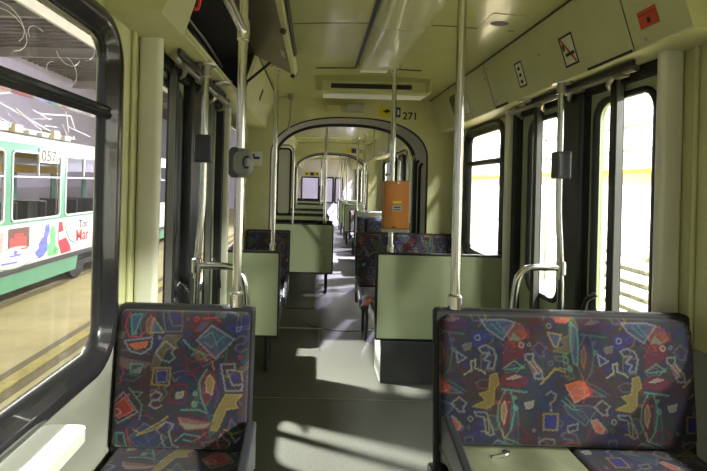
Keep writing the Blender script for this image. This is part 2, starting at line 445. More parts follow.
# the open hatch of the left header with its stay
hat = empty('ceiling_hatch', (XC-.755, 2.33, 2.25))
tag(hat, 'open grey-brown ceiling hatch hanging down above the left door', 'hatch')
ca, sa = math.cos(math.radians(25)), math.sin(math.radians(25))
def hp(t, y, n=0): return (XC-.752+ca*t+sa*n*-1*-1*0 - sa*n, y, 2.256-sa*t - ca*n)
m = MB().loft([[hp(0, 1.72), hp(.295, 1.72), hp(.295, 1.72, .022), hp(0, 1.72, .022)], [hp(0, 2.95), hp(.295, 2.97), hp(.295, 2.97, .022), hp(0, 2.95, .022)]], True, True)
m.build('hatch_panel', HATCHIN, hat, .003)
m = MB().loft([[hp(.27, y, a) for a in (.0221, .034)]+[hp(.297, y, a) for a in (.034, -.003)] for y in (1.72, 2.90)], True, True); m.build('edge_strip', CREAM, hat)
m = MB().loft([[hp(.301, y, a) for a in (-.002, .02)]+[hp(.309, y, a) for a in (.02, -.002)] for y in (1.72, 2.5)], True, True); m.build('seal', BLACKM, hat)
m = MB()
for yy in (2.05, 2.9): MB().tube([hp(.283, yy, .03), hp(.283, yy, .055)], .013, 10).build('latch', BLACKM, hat)
m = MB(); m.loft([[hp(.22, y, .0225), hp(.245, y, .0225), hp(.245, y, .025), hp(.22, y, .025)] for y in (2.48, 2.62)], True, True); m.build('label_plate', BOXLIGHT, hat)
m = MB().tube([(-.49, 2.90, 2.02), hp(.12, 2.90, .03)], .009, 10); m.tube([(-.49, 2.90, 2.02), (-.45, 2.90, 2.045)], .013, 10); m.build('gas_stay', BLACKM, hat)
# door drive gear in the open bay
g = tag(empty('door_drive', (-.58, 2.3, 1.975)), 'dark door drive machinery inside the open left header bay', 'machinery')
MB().box(-.665, -.56, 2.05, 2.32, 1.985, 2.09).build('motor_housing', BLACKM, g, .01)
MB().tube([(-.60, 1.75, 2.03), (-.60, 2.05, 2.03)], .03).tube([(-.60, 2.32, 2.03), (-.60, 2.90, 2.03)], .022).build('drive_shaft', GREYD, g)
MB().tube([(-.55, 1.75, 2.0), (-.54, 2.2, 2.02), (-.56, 2.6, 2.0), (-.55, 2.9, 2.05)], .007, 8, .1).tube([(-.58, 1.8, 2.13), (-.57, 2.3, 2.12), (-.60, 2.85, 2.13)], .008, 8, .1).build('cable_harness', STEEL, g)
MB().box(-.66, -.58, 2.5, 2.72, 1.985, 2.07).build('control_box', GREYD, g, .006)
for y in (2.15, 2.42, 2.8): MB().box(-.665, -.52, y-.01, y+.01, 1.975, 1.99).build('bracket', STEEL, g)
m = MB().tube([(-.505, 1.74, 2.15), (-.49, 1.74, 2.075), (-.47, 1.76, 2.075), (-.455, 1.76, 2.15)], .008, 10, .02)
tag(m.build('release_handle', RED), 'red emergency release loop in the open bay above the left door', 'handle')

# ------------------------------------------------------------------ upholstery
FB = {'w': (.24,.24,.25), 'r': (.42,.035,.03), 'o': (.60,.13,.03), 'b': (.03,.03,.19), 'y': (.32,.24,.05), 'g': (.10,.27,.19), 'm': (.16,.015,.03), 't': (.05,.10,.20), 'k': (.03,.03,.035), 'c': (.36,.34,.26), 'n': (.08, .03, .02)}
def poly(c, f, w, pts): return (c, f, w, pts, True)
def line(c, w, pts): return (c, None, w, pts, False)
def circ(c, f, w, x, y, r): return (c, f, w, [(x+r*math.cos(2*PI*k/12), y+r*math.sin(2*PI*k/12)) for k in range(12)], True)
LAY_A = [
 line('r', 5, [(75,30),(65,70),(80,100),(110,100),(140,70),(150,40)]), poly('g', 't', 5, [(80,35),(115,32),(98,85),(88,95),(84,60)]),
 poly('y', 't', 5, [(150,42),(185,85),(142,85)]), poly('b', None, 5, [(190,40),(230,35),(215,62),(197,70)]),
 poly('w', 'k', 6, [(65,112),(150,100),(148,130),(120,150),(85,142)]), poly('o', 'o', 3, [(80,122),(138,112),(130,130),(100,136)]),
 circ('b','w',5,172,100,7), poly('w', None, 6, [(190,110),(220,130),(210,145),(222,158),(205,172),(180,165),(162,145)]),
 poly('b', None, 5, [(232,92),(255,95),(268,82),(262,105),(275,120),(255,112),(240,122)]),
 poly('w', 't', 6, [(330,60),(400,100),(345,158),(285,105)]), line('g', 4, [(300,100),(330,80),(350,120)]), line('g',4,[(310,110),(330,125),(375,85)]),
 poly('m', 't', 6, [(275,78),(300,50),(322,50),(300,80)]), circ('r',None,3,255,43,3), circ('r',None,4,282,43,6), line('r',5,[(300,40),(340,38),(355,48)]),
 poly('b', 'b', 6, [(375,62),(410,50),(438,62),(430,80),(395,82)]), poly('w','b',4,[(405,65),(420,62),(418,74),(406,76)]),
 poly('b', None, 6, [(405,145),(430,100),(455,90),(462,170),(430,165)]), circ('r',None,4,420,152,5),
 line('g', 7, [(245,105),(270,130),(300,140),(320,165)]), line('g', 4, [(270,150),(290,140),(330,150)]),
 poly('m', 'k', 7, [(250,150),(275,170),(305,165),(305,180),(280,195),(275,208),(255,205),(262,185)]),
 poly('g', 'k', 6, [(88,180),(125,180),(118,205),(90,205)]), poly('w','w',2,[(95,200),(120,188),(118,203)]),
 line('r', 5, [(40,180),(60,185),(68,205),(60,235),(40,245)]),
 poly('y', 'k', 6, [(160,190),(210,188),(208,240),(155,238)]), poly('b','b',4,[(172,202),(198,200),(196,226),(174,228)]), poly('w',None,4,[(168,198),(202,196),(200,230),(170,232)]),
 circ('b','k',5,233,188,9), circ('b',None,5,240,212,7), poly('m', 'k', 7, [(218,240),(262,235),(258,288),(212,288)]), poly('c','c',3,[(232,260),(256,255),(250,275),(230,278)]),
 poly('w', None, 6, [(362,175),(405,172),(405,190),(380,192),(400,235),(430,232),(428,250),(380,252)]), poly('b','b',3,[(398,195),(425,210),(400,225)]), line('y',4,[(395,190),(425,195),(430,225)]),
 circ('b',None,5,438,230,7),
 poly('m', 'm', 6, [(325,195),(345,205),(350,235),(335,275),(318,290),(308,260),(308,220)]), poly('c', 'y', 4, [(330,205),(345,225),(340,265),(322,255),(318,225)]),
 line('o', 6, [(335,168),(342,190)]), line('g', 6, [(320,190),(300,225),(305,270),(325,310)]), line('g',6,[(250,310),(300,308),(330,318)]), circ('g','g',4,288,262,6), circ('g','g',4,288,292,8),
 line('b', 6, [(355,180),(365,230),(350,290),(330,320)]),
 poly('y', 'y', 5, [(380,262),(430,262),(410,285),(420,300),(385,305),(360,368),(340,365),(350,320)]),
 line('g', 5, [(88,250),(120,285),(130,300),(125,340)]), line('g', 4, [(100,260),(130,262),(110,280)]),
 poly('w', None, 6, [(72,262),(118,320),(60,352),(25,315)]), poly('o', 'r', 5, [(75,278),(105,315),(62,338),(34,314)]), poly('c',None,4,[(38,322),(58,310),(70,322),(50,334)]),
 line('w', 7, [(155,270),(170,258),(188,265),(180,282),(160,285),(152,298),(170,308),(188,300)]),
 line('y', 6, [(110,370),(130,380),(155,365),(185,348),(210,330)]), line('y',5,[(120,385),(160,372),(205,345)]),
 poly('m', 'c', 7, [(240,330),(345,345),(325,362),(265,368),(245,350)]), poly('m','m',3,[(248,336),(330,346),(300,350),(255,346)]),
 line('w', 6, [(180,368),(205,345),(228,352),(215,375),(228,412),(245,418),(235,430),(205,420),(192,385)]),
 line('r', 6, [(25,368),(40,390),(50,420),(30,470)]), line('r',6,[(88,370),(95,400),(110,430),(100,470)]), poly('g', 'k', 6, [(55,380),(80,380),(92,430),(75,465),(48,455),(45,420)]), circ('w','w',3,62,425,10), line('g',4,[(60,380),(60,460)]),
 line('g', 5, [(235,400),(260,378),(310,385),(290,400),(260,395)]), poly('m', 'k', 6, [(255,418),(310,388),(318,455),(290,450),(280,430)]), circ('r','m',4,252,445,6), circ('r','c',3,278,440,5), line('r',4,[(300,395),(330,370)]),
 line('n', 6, [(420,300),(440,305),(415,315),(445,325),(420,335),(445,345),(420,355)]), line('y',5,[(380,362),(405,375),(430,368),(460,365)]), line('c',6,[(400,375),(415,398),(430,385)]),
 poly('b','b',4,[(430,375),(450,378),(452,398),(432,400)]), circ('b','b',4,430,425,7), line('w', 7, [(372,378),(360,400),(370,420),(345,425),(345,450),(375,455),(395,435),(385,420),(400,400),(385,390),(372,378)]),
 line('b',6,[(180,380),(150,400),(170,430),(200,440),(190,465)]), line('b',6,[(120,400),(150,440),(135,465)]), line('y',4,[(125,460),(165,440),(180,465)]), poly('b','b',4,[(405,460),(450,438),(455,465)])]
LAY_B = [
 line('b',6,[(60,45),(85,80),(120,50)]), poly('w','t',6,[(140,50),(155,75),(205,108),(245,55),(215,48)]), line('g',4,[(170,60),(205,90)]), line('g',4,[(190,55),(215,90)]),
 poly('b','b',7,[(110,88),(145,80),(175,100),(150,110),(138,130),(115,125)]), circ('w','k',5,127,103,8),
 line('b',5,[(252,60),(265,75),(262,62),(280,75),(292,68)]), circ('w',None,4,350,62,7),
 poly('o','o',4,[(370,42),(420,42),(405,52),(375,50)]), poly('g','t',6,[(420,50),(438,70),(440,120),(436,180),(424,175),(416,110)]),
 poly('y','t',6,[(345,82),(388,88),(375,125),(365,125)]), line('b',6,[(305,75),(325,70),(330,120),(350,160),(320,165),(300,120)]),
 poly('g','g',4,[(240,86),(258,105),(230,107)]), line('r',4,[(238,86),(225,110),(205,150)]), poly('m','m',5,[(212,112),(245,112),(272,140),(262,155),(225,185),(205,190)]), circ('c','r',5,263,122,8), circ('w',None,4,287,120,5),circ('r','r',3,241,127,4),
 line('b',5,[(38,100),(55,110),(45,125)]), poly('w','b',6,[(60,145),(92,165),(65,180)]), circ('b','b',4,90,188,7),
 line('w',7,[(130,135),(150,125),(175,135),(185,160),(175,195),(155,195),(165,175),(145,168),(165,150),(140,148),(130,135)]), line('c',6,[(85,215),(108,200),(105,175),(120,170),(118,195),(145,205),(150,212)]),
 line('w',7,[(275,150),(300,148),(298,165),(310,185),(325,200),(328,222),(305,222),(300,210),(312,205),(290,175),(275,165),(275,150)]),
 line('g',6,[(205,195),(240,170),(270,190),(215,197)]), line('g',4,[(245,205),(275,180)]),
 line('y',7,[(320,238),(345,215),(365,190),(395,200)]), line('y',5,[(330,225),(360,200),(380,188),(400,192)]), circ('g','k',5,400,165,8), circ('g','k',4,398,148,5), circ('g','g',4,412,190,8),
 poly('m','m',7,[(195,235),(210,212),(255,210),(280,225),(275,242),(235,245)]), poly('c','c',3,[(215,225),(240,213),(262,217),(235,225)]),
 poly('y','y',5,[(165,215),(185,208),(192,240),(178,255),(175,300),(155,315),(110,308),(150,290),(130,270),(160,262)]), line('n',5,[(85,240),(125,215),(140,235),(90,262),(120,270)]),
 line('g',7,[(200,255),(275,263)]), line('g',6,[(212,258),(190,300),(185,345),(205,400)]), line('g',6,[(228,262),(240,310),(228,370),(212,395)]), poly('m','m',6,[(205,275),(220,300),(225,340),(205,372),(192,345),(195,300)]), poly('c','y',4,[(208,290),(215,320),(205,360),(198,340),(198,310)]), circ('g','g',4,240,280,5), circ('g','g',4,242,310,7), line('o',5,[(200,375),(205,400)]),
 poly('r','r',5,[(8,225),(38,250),(38,268),(8,275)]), line('r',4,[(5,235),(30,255),(10,290)]), poly('o','o',6,[(398,240),(440,226),(458,235),(470,265),(425,290)]), line('w',4,[(398,240),(425,292),(472,262)]), line('w',4,[(435,250),(455,245),(455,262)]),
 poly('w','k',6,[(45,302),(68,282),(92,300),(80,312),(85,325),(68,325)]), poly('c','c',4,[(270,295),(298,288),(294,308),(275,312)]), poly('k',None,4,[(262,288),(305,280),(300,318),(268,320)]),
 line('w',6,[(338,270),(350,258),(368,268),(362,285),(348,295),(352,308)]), circ('w','w',3,350,315,3), line('b',6,[(315,260),(330,300),(375,312),(385,280)]),
 line('g',5,[(385,285),(415,310),(435,312)]), line('g',4,[(395,275),(425,305)]),
 poly('y','b',6,[(328,325),(372,325),(368,372),(326,372)]), poly('b','b',4,[(336,335),(358,335),(356,360),(336,360)]),
 poly('w','o',6,[(32,342),(50,340),(75,365),(65,380),(45,372)]), circ('w','k',5,103,345,7), poly('w',None,6,[(115,325),(152,325),(158,345),(175,388),(160,392),(150,385),(145,340),(120,335)]), poly('b','b',3,[(120,358),(140,350),(142,368)]), line('y',5,[(145,345),(158,350),(160,385),(135,380)]),
 poly('w','k',5,[(400,360),(432,352),(430,370),(402,378)]), circ('w',None,4,297,375,4), circ('b','b',4,180,430,8),
 poly('m','k',7,[(230,375),(255,360),(275,385),(272,405),(240,400),(218,400)]), line('b',6,[(60,400),(75,380),(110,395),(130,380),(145,400),(125,425),(100,410),(80,425)]),
 poly('w','t',6,[(155,440),(185,405),(230,420),(270,440)]), line('g',6,[(205,398),(240,410),(280,435)]), line('g',4,[(195,415),(230,425),(260,440)]), line('w',5,[(310,410),(330,398),(355,400),(362,410),(345,425),(320,425),(310,410)]), poly('r','n',5,[(375,425),(400,408),(438,410),(445,430),(400,440)])]

def paint(U, V, layout, seed=0):
    """U,V arrays in pattern units; returns N x 3 linear colour of the woven motif"""
    N = U.size; col = np.empty((N, 3))
    rs = np.random.RandomState(seed)
    base = np.array((.034, .034, .040))
    w1 = .5+.5*np.sin(U*.021+1.3)*np.sin(V*.017+.4); w2 = .5+.5*np.sin(U*.017-V*.023+2.2)
    col[:] = base
    col += (w1[:, None]**3)*np.array((.024, -.008, -.016))+(w2[:, None]**3)*np.array((-.008, -.002, .010))
    hx = rs.rand(24, 20)     # faint woven scribbles between the motifs, patch by patch
    ci = hx[(V//19).astype(int) % 24, (U//22).astype(int) % 20]
    st = np.sin((U*np.cos(ci*6.3)+V*np.sin(ci*6.3))*.75) > .55
    hue = np.stack([ci < .33, (ci > .3) & (ci < .62), ci > .6], 1)*np.array((.10, .07, .11))
    on = (st & ((ci*7 % 1) > .35))[:, None]
    col = np.where(on, col*.6+hue*.55, col)
    if layout is LAY_B: per = (440, 420, 30)
    else: per = (440, 460, 20)
    U = U+.9*np.sin(V*.43+U*.11); V = V+.9*np.sin(U*.47+V*.09)
    Um = U % per[0]; Vm = (V-per[2]) % per[1]+per[2]
    for c, f, w, pts, closed, op, shx, shy in [(*q, .38, 190, 170) for q in layout]+[(*q, 1.0, 0, 0) for q in layout]:
        P = np.array(pts, float); lo = P.min(0)-8; hi = P.max(0)+8
        for sx in (-per[0], 0, per[0]):
            UU = (Um+shx) % per[0]+sx; VV = (Vm-per[2]+shy) % per[1]+per[2]
            idx = np.nonzero((UU > lo[0]) & (UU < hi[0]) & (VV > lo[1]) & (VV < hi[1]))[0]
            if idx.size == 0: continue
            x = UU[idx]; y = VV[idx]; n = len(P); D = np.full(x.shape, 1e9); ins = np.zeros(x.shape, bool)
            for i in range(n if closed else n-1):
                a = P[i]; b = P[(i+1) % n]; d = b-a; L = d@d+1e-9
                t = np.clip(((x-a[0])*d[0]+(y-a[1])*d[1])/L, 0, 1)
                D = np.minimum(D, np.hypot(x-a[0]-t*d[0], y-a[1]-t*d[1]))
                if closed:
                    cr = ((a[1] > y) != (b[1] > y)) & (x < (b[0]-a[0])*(y-a[1])/((b[1]-a[1]) or 1e-9)+a[0]); ins ^= cr
            if f is not None and closed:
                k = .5*op*ins; fc = np.array(FB[f]); col[idx] = col[idx]*(1-k[:, None])+fc*k[:, None]
            k = np.clip((w*.42+.8-D)/1.6, 0, 1)*.62*op; fc = np.array(FB[c]); col[idx] = col[idx]*(1-k[:, None])+fc*k[:, None]
    col *= (1+.22*(rs.rand(N, 1)-.5)); col *= (1+.10*np.sin(V*1.1))[:, None]
    return np.clip(col*.6, .003, 1)

def fabric_mat():
    m = bpy.data.materials.new('patterned_moquette'); m.use_nodes = True; nt = m.node_tree; b = nt.nodes['Principled BSDF']
    a = nt.nodes.new('ShaderNodeAttribute'); a.attribute_name = 'weave'
    nt.links.new(a.outputs['Color'], b.inputs['Base Color']); b.inputs['Roughness'].default_value = .85
    b.inputs['Sheen Weight'].default_value = .15; b.inputs['Specular IOR Level'].default_value = .2
    tc = nt.nodes.new('ShaderNodeTexCoord'); n2 = nt.nodes.new('ShaderNodeTexNoise'); n2.inputs['Scale'].default_value = 420
    nt.links.new(tc.outputs['Object'], n2.inputs['Vector'])
    bp = nt.nodes.new('ShaderNodeBump'); bp.inputs['Strength'].default_value = .4; bp.inputs['Distance'].default_value = .001
    nt.links.new(n2.outputs['Fac'], bp.inputs['Height']); nt.links.new(bp.outputs[0], b.inputs['Normal'])
    return m
FABRIC = fabric_mat()
K = 908.0
def pad(name, parent, org, U, V, N, w, h, th, R, res, layout, u0, v0, seed=0, bulge=0.0):
    """upholstered pad: org + u*U + v*V, thickness th along N; corners R; pattern read from (u0, v0) downwards"""
    nx = max(4, int(w/res)); ny = max(4, int(h/res))
    u, v = np.meshgrid(np.linspace(0, w, nx+1), np.linspace(0, h, ny+1)); u = u.ravel(); v = v.ravel()
    uo, vo = u.copy(), v.copy()
    for cx, cy, sx, sy in ((R, R, -1, -1), (w-R, R, 1, -1), (R, h-R, -1, 1), (w-R, h-R, 1, 1)):
        m = ((u-cx)*sx > 0) & ((v-cy)*sy > 0); d = np.hypot(u-cx, v-cy); q = np.maximum(abs(u-cx), abs(v-cy))
        k = np.where(m & (d > 1e-6), q/np.maximum(d, 1e-6), 1)
        u = np.where(m, cx+(u-cx)*k, u); v = np.where(m, cy+(v-cy)*k, v)
    e = np.minimum(np.minimum(uo, w-uo), np.minimum(vo, h-vo)); rr_ = .03
    t = np.clip(e/rr_, 0, 1); dep = th*(.35+.65*np.sqrt(1-(1-t)**2))+bulge*np.sin(PI*uo/w)*np.sin(PI*vo/h)
    U, V, N, org = map(np.array, (U, V, N, org))
    co = org+u[:, None]*U+v[:, None]*V+dep[:, None]*N
    # skirt back to the shell
    ring = [i for i in range(nx+1)]+[(j)*(nx+1)+nx for j in range(1, ny+1)]+[ny*(nx+1)+i for i in range(nx-1, -1, -1)]+[j*(nx+1) for j in range(ny-1, 0, -1)]
    base = len(co); sk = co[ring]-dep[ring][:, None]*N
    co = np.vstack([co, sk])
    fs = [(j*(nx+1)+i, j*(nx+1)+i+1, (j+1)*(nx+1)+i+1, (j+1)*(nx+1)+i) for j in range(ny) for i in range(nx)]
    n = len(ring); fs += [(ring[i], base+i, base+(i+1) % n, ring[(i+1) % n]) for i in range(n)]
    L = Vector((0, 0, 0)); p = parent
    while p is not None: L += p.location; p = p.parent
    me = bpy.data.meshes.new(name); me.from_pydata((co-np.array(L)).tolist(), [], fs)
    me.polygons.foreach_set('use_smooth', [True]*len(fs)); me.materials.append(FABRIC)
    col = paint(u*K+u0, (h-v)*K+v0, layout, seed); col = np.vstack([col, col[ring]])
    at = me.color_attributes.new('weave', 'FLOAT_COLOR', 'POINT')
    at.data.foreach_set('color', np.hstack([col, np.ones((len(col), 1))]).astype(np.float32).ravel())
    o = bpy.data.objects.new(name, me); COL.objects.link(o); o.parent = parent
    return o

def seat(name, label, cat, x0, x1, yb, f, ztop, res=.006, green=None, base='box', layout=LAY_A, u0=40, v0=25, R=.03, zs=.50,
         cushions=None, arm=None, group=None, boards=(), pbot=.31, over=0, seed=1, depth=.46, bx=0):
    """f=-1: faces the camera end, +1: faces away. yb = rear face of the back."""
    root = tag(empty(name, ((x0+x1)/2, yb+f*.25, 0)), label, cat, group)
    w = x1-x0
    # back shell: tilted slab with rounded corners
    def Y(d): return yb+f*d
    lean = .07 if f < 0 else .05
    zb = .30 if green is None else pbot
    o = rr(x0, x1, zb, ztop, R+.012)
    def tilt(z): return lean*(1-(z-zb)/(ztop-zb)) if green is None else 0
    sh = MB(); sh.loft([[(x, Y(d+tilt(z)), z) for x, z in rr(x0, x1, zb, ztop, (R+.012 if green is not None else .016), i)] for i, d in ((.006, 0), (0, .006), (0, .034), (.006, .04))], True, True, True)
    sh.build('back_shell', BLACKM, root)
    if green is not None:
        g = MB(); g.loft([[(x, Y(d), z) for x, z in rr(x0, x1, zb, ztop, R, i)] for i, d in ((.016, .001), (.017, -.004))], True, True, False)
        g.build('rear_panel', PANEL, root)
    n = max(1, len(cushions) if cushions else round(w/.46))
    b0 = zs+.005; d0 = .041; h = ztop-.012-b0+over
    lt = lean if green is None else lean
    Vv = Vector((0, -f*(lt*(h/(ztop-zb)) if green is None else lt), h)).normalized()
    dd = d0+(tilt(b0) if green is None else lt)
    pad('backrest', root, (x0+.014, Y(dd), b0), (1, 0, 0), tuple(Vv), (0, f, 0), w-.028, h, .032, R, res, layout, u0, v0, seed)
    # cushion(s)
    cw = (w-.02)/n
    for i in range(n):
        cx = x0+.01+i*cw
        if i in boards:
            bd = MB().prism(rr(cx+.003, cx+cw-.003, min(Y(.06), Y(.06+depth)), max(Y(.06), Y(.06+depth)), .02), 'z', zs-.022, zs-.002).build('seat_board', BOARD, root, .003)
            kx, ky = cx+cw*.42, Y(.16)
            m = MB().tube([(kx-.03, ky, zs-.001), (kx+.02, ky, zs+.008), (kx+.035, ky+.015, zs+.008), (kx+.025, ky+.035, zs-.001)], .006, 8, .01); m.build('pull_ring', CHROME, bd)
            continue
        yo = Y(.055) if f > 0 else Y(.055+depth)
        pad('cushion', root, (cx+.004, yo, zs-.07), (1, 0, 0), (0, 1, 0), (0, 0, 1), cw-.008, depth, .07, .035, res, layout, u0+140+i*90, v0+200, seed+3)
    # pan under the cushions and the base
    MB().box(x0+.01, x1-.01, Y(.045), Y(.05+depth), zs-.11, zs-.0705 if not boards else zs-.0705).build('seat_pan', BLACKM, root, .006)
    if base == 'box':
        MB().box(x0+bx, x1-.02, Y(.002), Y(.40-bx*2), .0, pbot-.005 if green is not None else zs-.115).build('base_box', BOXGREY, root, .004)
        MB().box(x0+bx-.004, x0+bx, Y(.004), Y(.398-bx*2), .001, pbot-.01 if green is not None else zs-.12).build('lit_side_plate', BOXLIGHT, root)  # aisle side of the box, light falling on it painted as a pale plate
    else:
        for xx in ((x0+.08, x1-.08) if w > .6 else (x1-.10,)):
            MB().tube([(xx, Y(.12), zs-.11), (xx, Y(.12), .02), (xx, Y(.32), .02), (xx, Y(.40), zs-.11)], .018, 10, .05).build('leg', BLACKM, root)
    if arm:
        for ax in arm:
            s = MB(); ax0, ax1 = ax-.014, ax+.014
            P = [(Y(.10), zs+.10), (Y(.13), zs+.115), (Y(.25), zs+.085), (Y(.42), zs+.04), (Y(.50), zs-.02), (Y(.50), zs-.09)]
            Q = [(Y(.10), zs-.06), (Y(.14), zs-.04), (Y(.25), zs-.0), (Y(.40), zs-.04), (Y(.45), zs-.07), (Y(.46), zs-.09)]
            lo = [[(ax0, *p), (ax1, *p), (ax1, *q), (ax0, *q)] for p, q in zip(P, Q)]
            s.loft(lo, True, True, False); s.build('armrest', GREYD, root, .006)
    return root

# near bay, both facing the camera
seat('passenger_chair', 'single patterned tram seat beside the near left window, facing the viewer', 'seat', -.672, -.20, 1.63, -1, .987, res=.0026, arm=(-.193,), zs=.525, u0=40, v0=25, R=.02)
seat('passenger_bench', 'wide patterned two-place bench at near right with one cushion missing', 'bench', .43, 1.33, 1.66, -1, .99, res=.0027, layout=LAY_B, u0=15, v0=40, R=.045, zs=.545, boards=(0,), arm=(.458,), seed=5)
# middle bay
seat('passenger_bench', 'green-backed two-place bench below the orange validator, facing away', 'bench', .445, 1.36, 3.30, 1, .94, green=1, layout=LAY_B, u0=100, v0=40, R=.006, zs=.47, seed=7, bx=.05)
seat('passenger_chair', 'single green-backed seat just past the left door, facing away', 'seat', -.66, -.24, 3.30, 1, .93, green=1, base='legs', R=.006, zs=.47, u0=130, seed=8)
seat('passenger_bench', 'patterned two-place bench against the right side of the first bulkhead', 'bench', .40, 1.36, 4.49, -1, .965, base='legs', layout=LAY_B, u0=230, v0=40, R=.01, zs=.45, arm=(.41,), res=.008, seed=9)
seat('passenger_chair', 'single patterned seat against the left side of the first bulkhead', 'seat', -.66, -.235, 4.49, -1, .965, base='legs', R=.01, zs=.45, u0=330, res=.008, arm=(-.25,), seed=10)
# second car: doubles on the left, narrower seats on the right
seat('passenger_bench', 'green-backed two-place bench just beyond the first gangway on the left', 'bench', -.66, .24, 5.85, 1, .915, green=1, base='legs', pbot=.28, over=.055, R=.006, res=.01, u0=10, v0=220, zs=.45, seed=11)
for i, y in enumerate((7.15, 8.55)):
    seat('passenger_bench', ['two-place bench in the second car, behind the first green-backed bench', 'two-place bench in the second car, nearest the second gangway'][i], 'bench', -.66, .22, y, 1, .93, green=1, base='legs', over=.04, res=.016, u0=100*i, v0=220, zs=.45, R=.006, seed=12+i, group='left benches of the second car')
for i, (y, f) in enumerate(((6.55, -1), (7.72, -1), (8.25, 1), (9.55, -1))):
    seat('passenger_chair', ['nearest aisle seat on the right of the second car', 'patterned right-hand seat of the second car with a steel pole at its corner', 'green-backed right-hand seat in the middle of the second car', 'rearmost right-hand seat against the second bulkhead'][i], 'seat', .70, 1.34, y, f, (.955 if y < 7 or f > 0 else .90), green=(1 if f > 0 else None), base='legs', res=.016, u0=70*i, v0=60, layout=LAY_B, R=.01, zs=.45, seed=20+i, cushions=(1,), group='right seats of the second car')
for i, y in enumerate((11.0, 13.4, 14.5)):
    seat('passenger_bench', ['two-place bench just beyond the second gangway, left of the aisle', 'two-place bench in the middle of the last car, left of the aisle', 'two-place bench nearest the rear window of the last car'][i], 'bench', -.66, .20, y, 1, .93, green=1, base='legs', over=.04, res=.03, u0=90*i, v0=220, zs=.45, R=.006, seed=30+i, group='left benches of the last car')
for i, y in enumerate((10.8, 11.7, 13.2, 14.3)):
    seat('passenger_chair', ['green-backed right-hand seat just beyond the second gangway', 'second green-backed right-hand seat of the last car', 'third green-backed right-hand seat of the last car', 'rearmost green-backed right-hand seat of the last car'][i], 'seat', .68, 1.30, y, 1, .955, green=1, base='legs', res=.03, R=.006, zs=.45, seed=40+i, cushions=(1,), group='right seats of the last car')

# ------------------------------------------------------------------ poles and rails
def pole(label, x, y, z0, z1, r=.0165, group=None, flange=True, base=True, n=14, dx=0):
    root = tag(empty('grab_pole', (x, y, z0)), label, 'pole', group)
    MB().tube([(x, y, z0), (x+dx, y, z1)], r, n).build('pole_tube', CHROME, root)
    if base: MB().lathe((x, y, z0), [(r+.003, 0), (r+.009, .002), (r+.009, .045), (r+.004, .052), (r+.001, .052)]).build('base_sleeve', CHROME, root)
    if flange: MB().lathe((x+dx, y, z1), [(r+.001, -.05), (r+.006, -.05), (r+.008, -.022), (r+.026, -.008), (r+.028, -.001)]).build('ceiling_flange', CHROME, root)
    return root
p1 = pole('steel pole rising from the corner of the near left seat', -.268, 1.611, .985, ceil_z(-.275)-.004)
# T-piece and rail running from it towards the viewer
m = MB().tube([(-.268, 1.611, 1.95), (-.268, -.9, 1.95)], .0165); m.build('side_rail', CHROME, p1)
MB().lathe((-.268, 1.611, 1.915), [(.018, 0), (.0225, .002), (.0225, .068), (.018, .07)]).build('collar', CHROME, p1)
pole('thick steel pole rising from the corner of the near right bench', .505, 1.640, .988, ceil_z(.522)-.003, r=.0165)
pole('steel pole on the green-backed seat past the left door', -.30, 3.32, .932, 2.262, r=.015)
pole('steel pole carrying the orange validator', .548, 3.32, .942, 2.284, r=.0175)
pole('steel pole on the double green-backed bench of the second car', .12, 5.87, .92, 2.284, r=.016)
pole('slim steel pole at the corner of a right seat in the second car', .80, 7.70, .97, 2.274, r=.016)
for i, (x, y) in enumerate(((.16, 8.57), (.74, 8.27), (.12, 11.02), (.72, 10.82), (.72, 11.72), (.14, 13.42), (.72, 13.22), (.72, 14.32))):
    pole(['pole on the left bench nearest the second gangway', 'pole on the green-backed right seat of the second car', 'pole on the left bench beyond the second gangway', 'pole on the first right seat beyond the second gangway', 'pole on the second right seat of the last car', 'pole on the middle left bench of the last car', 'pole on the third right seat of the last car', 'pole on the rearmost right seat of the last car'][i],
         x, y, .955 if x > .4 else .93, 2.274, n=8, group='poles in the rear cars')
# standing-area rails at both doors
def door_rail(side, x, y, lab1):
    s = side; root = tag(empty('grab_pole', (x, y, 0)), lab1, 'pole')
    MB().tube([(x, y, HDR_Z-.002), (x, y, 1.30), (x+s*.015, y, 1.12), (x+s*.02, y, .94), (x+s*.02, y, .75)], .0155, 14, .1).build('pole_tube', CHROME, root)
    MB().lathe((x, y, HDR_Z), [(.017, -.06), (.022, -.06), (.022, -.012), (.046, -.010), (.05, -.001)]).build('top_flange', STEEL, root)
    MB().tube([(x+s*.02, y, 1.035), (x-s*.19, y, 1.035), (x-s*.215, y, .85), (x-s*.215, y, .003)], .0165, 14, .11).build('curved_rail', CHROME, root)
    MB().lathe((x+s*.02, y, 1.0), [(.018, 0), (.023, .004), (.023, .066), (.018, .07)]).build('collar', CHROME, root)
    MB().box(x+s*.005, x+s*.035, y-.012, y+.012, .70, .98).build('strap', BLACKM, root, .005)
    MB().lathe((x-s*.215, y, 0), [(.04, .001), (.04, .006), (.02, .01), (.018, .03)]).build('floor_flange', CHROME, root)
    return root
door_rail(-1, -.515, 2.10, 'left door pole with a curved rail at waist height')
door_rail(1, 1.205, 2.28, 'right door pole with a curved rail at waist height')
def button_box(label, x, y, z, w, h):
    r = tag(empty('door_button_box', (x, y, z)), label, 'button box')
    MB().box(x-w/2, x+w/2, y-.045, y+.02, z, z+h).build('housing', GREYD, r, .008)
    MB().box(x-w/2+.01, x-w/2+.018+.01, y-.047, y-.0452, z+.02, z+h-.02).build('button_strip', BOXGREY, r, .001)
button_box('black button box on the left door pole', -.512, 2.10, 1.505, .075, .125)
button_box('dark button box on the right door pole', 1.205, 2.28, 1.475, .072, .135)
r = tag(empty('stop_unit', (-.26, 1.64, 1.47)), 'round-ended grey stop unit on the near left pole', 'stop unit')
o = rr(-.290, -.218, 1.435, 1.535, .035)
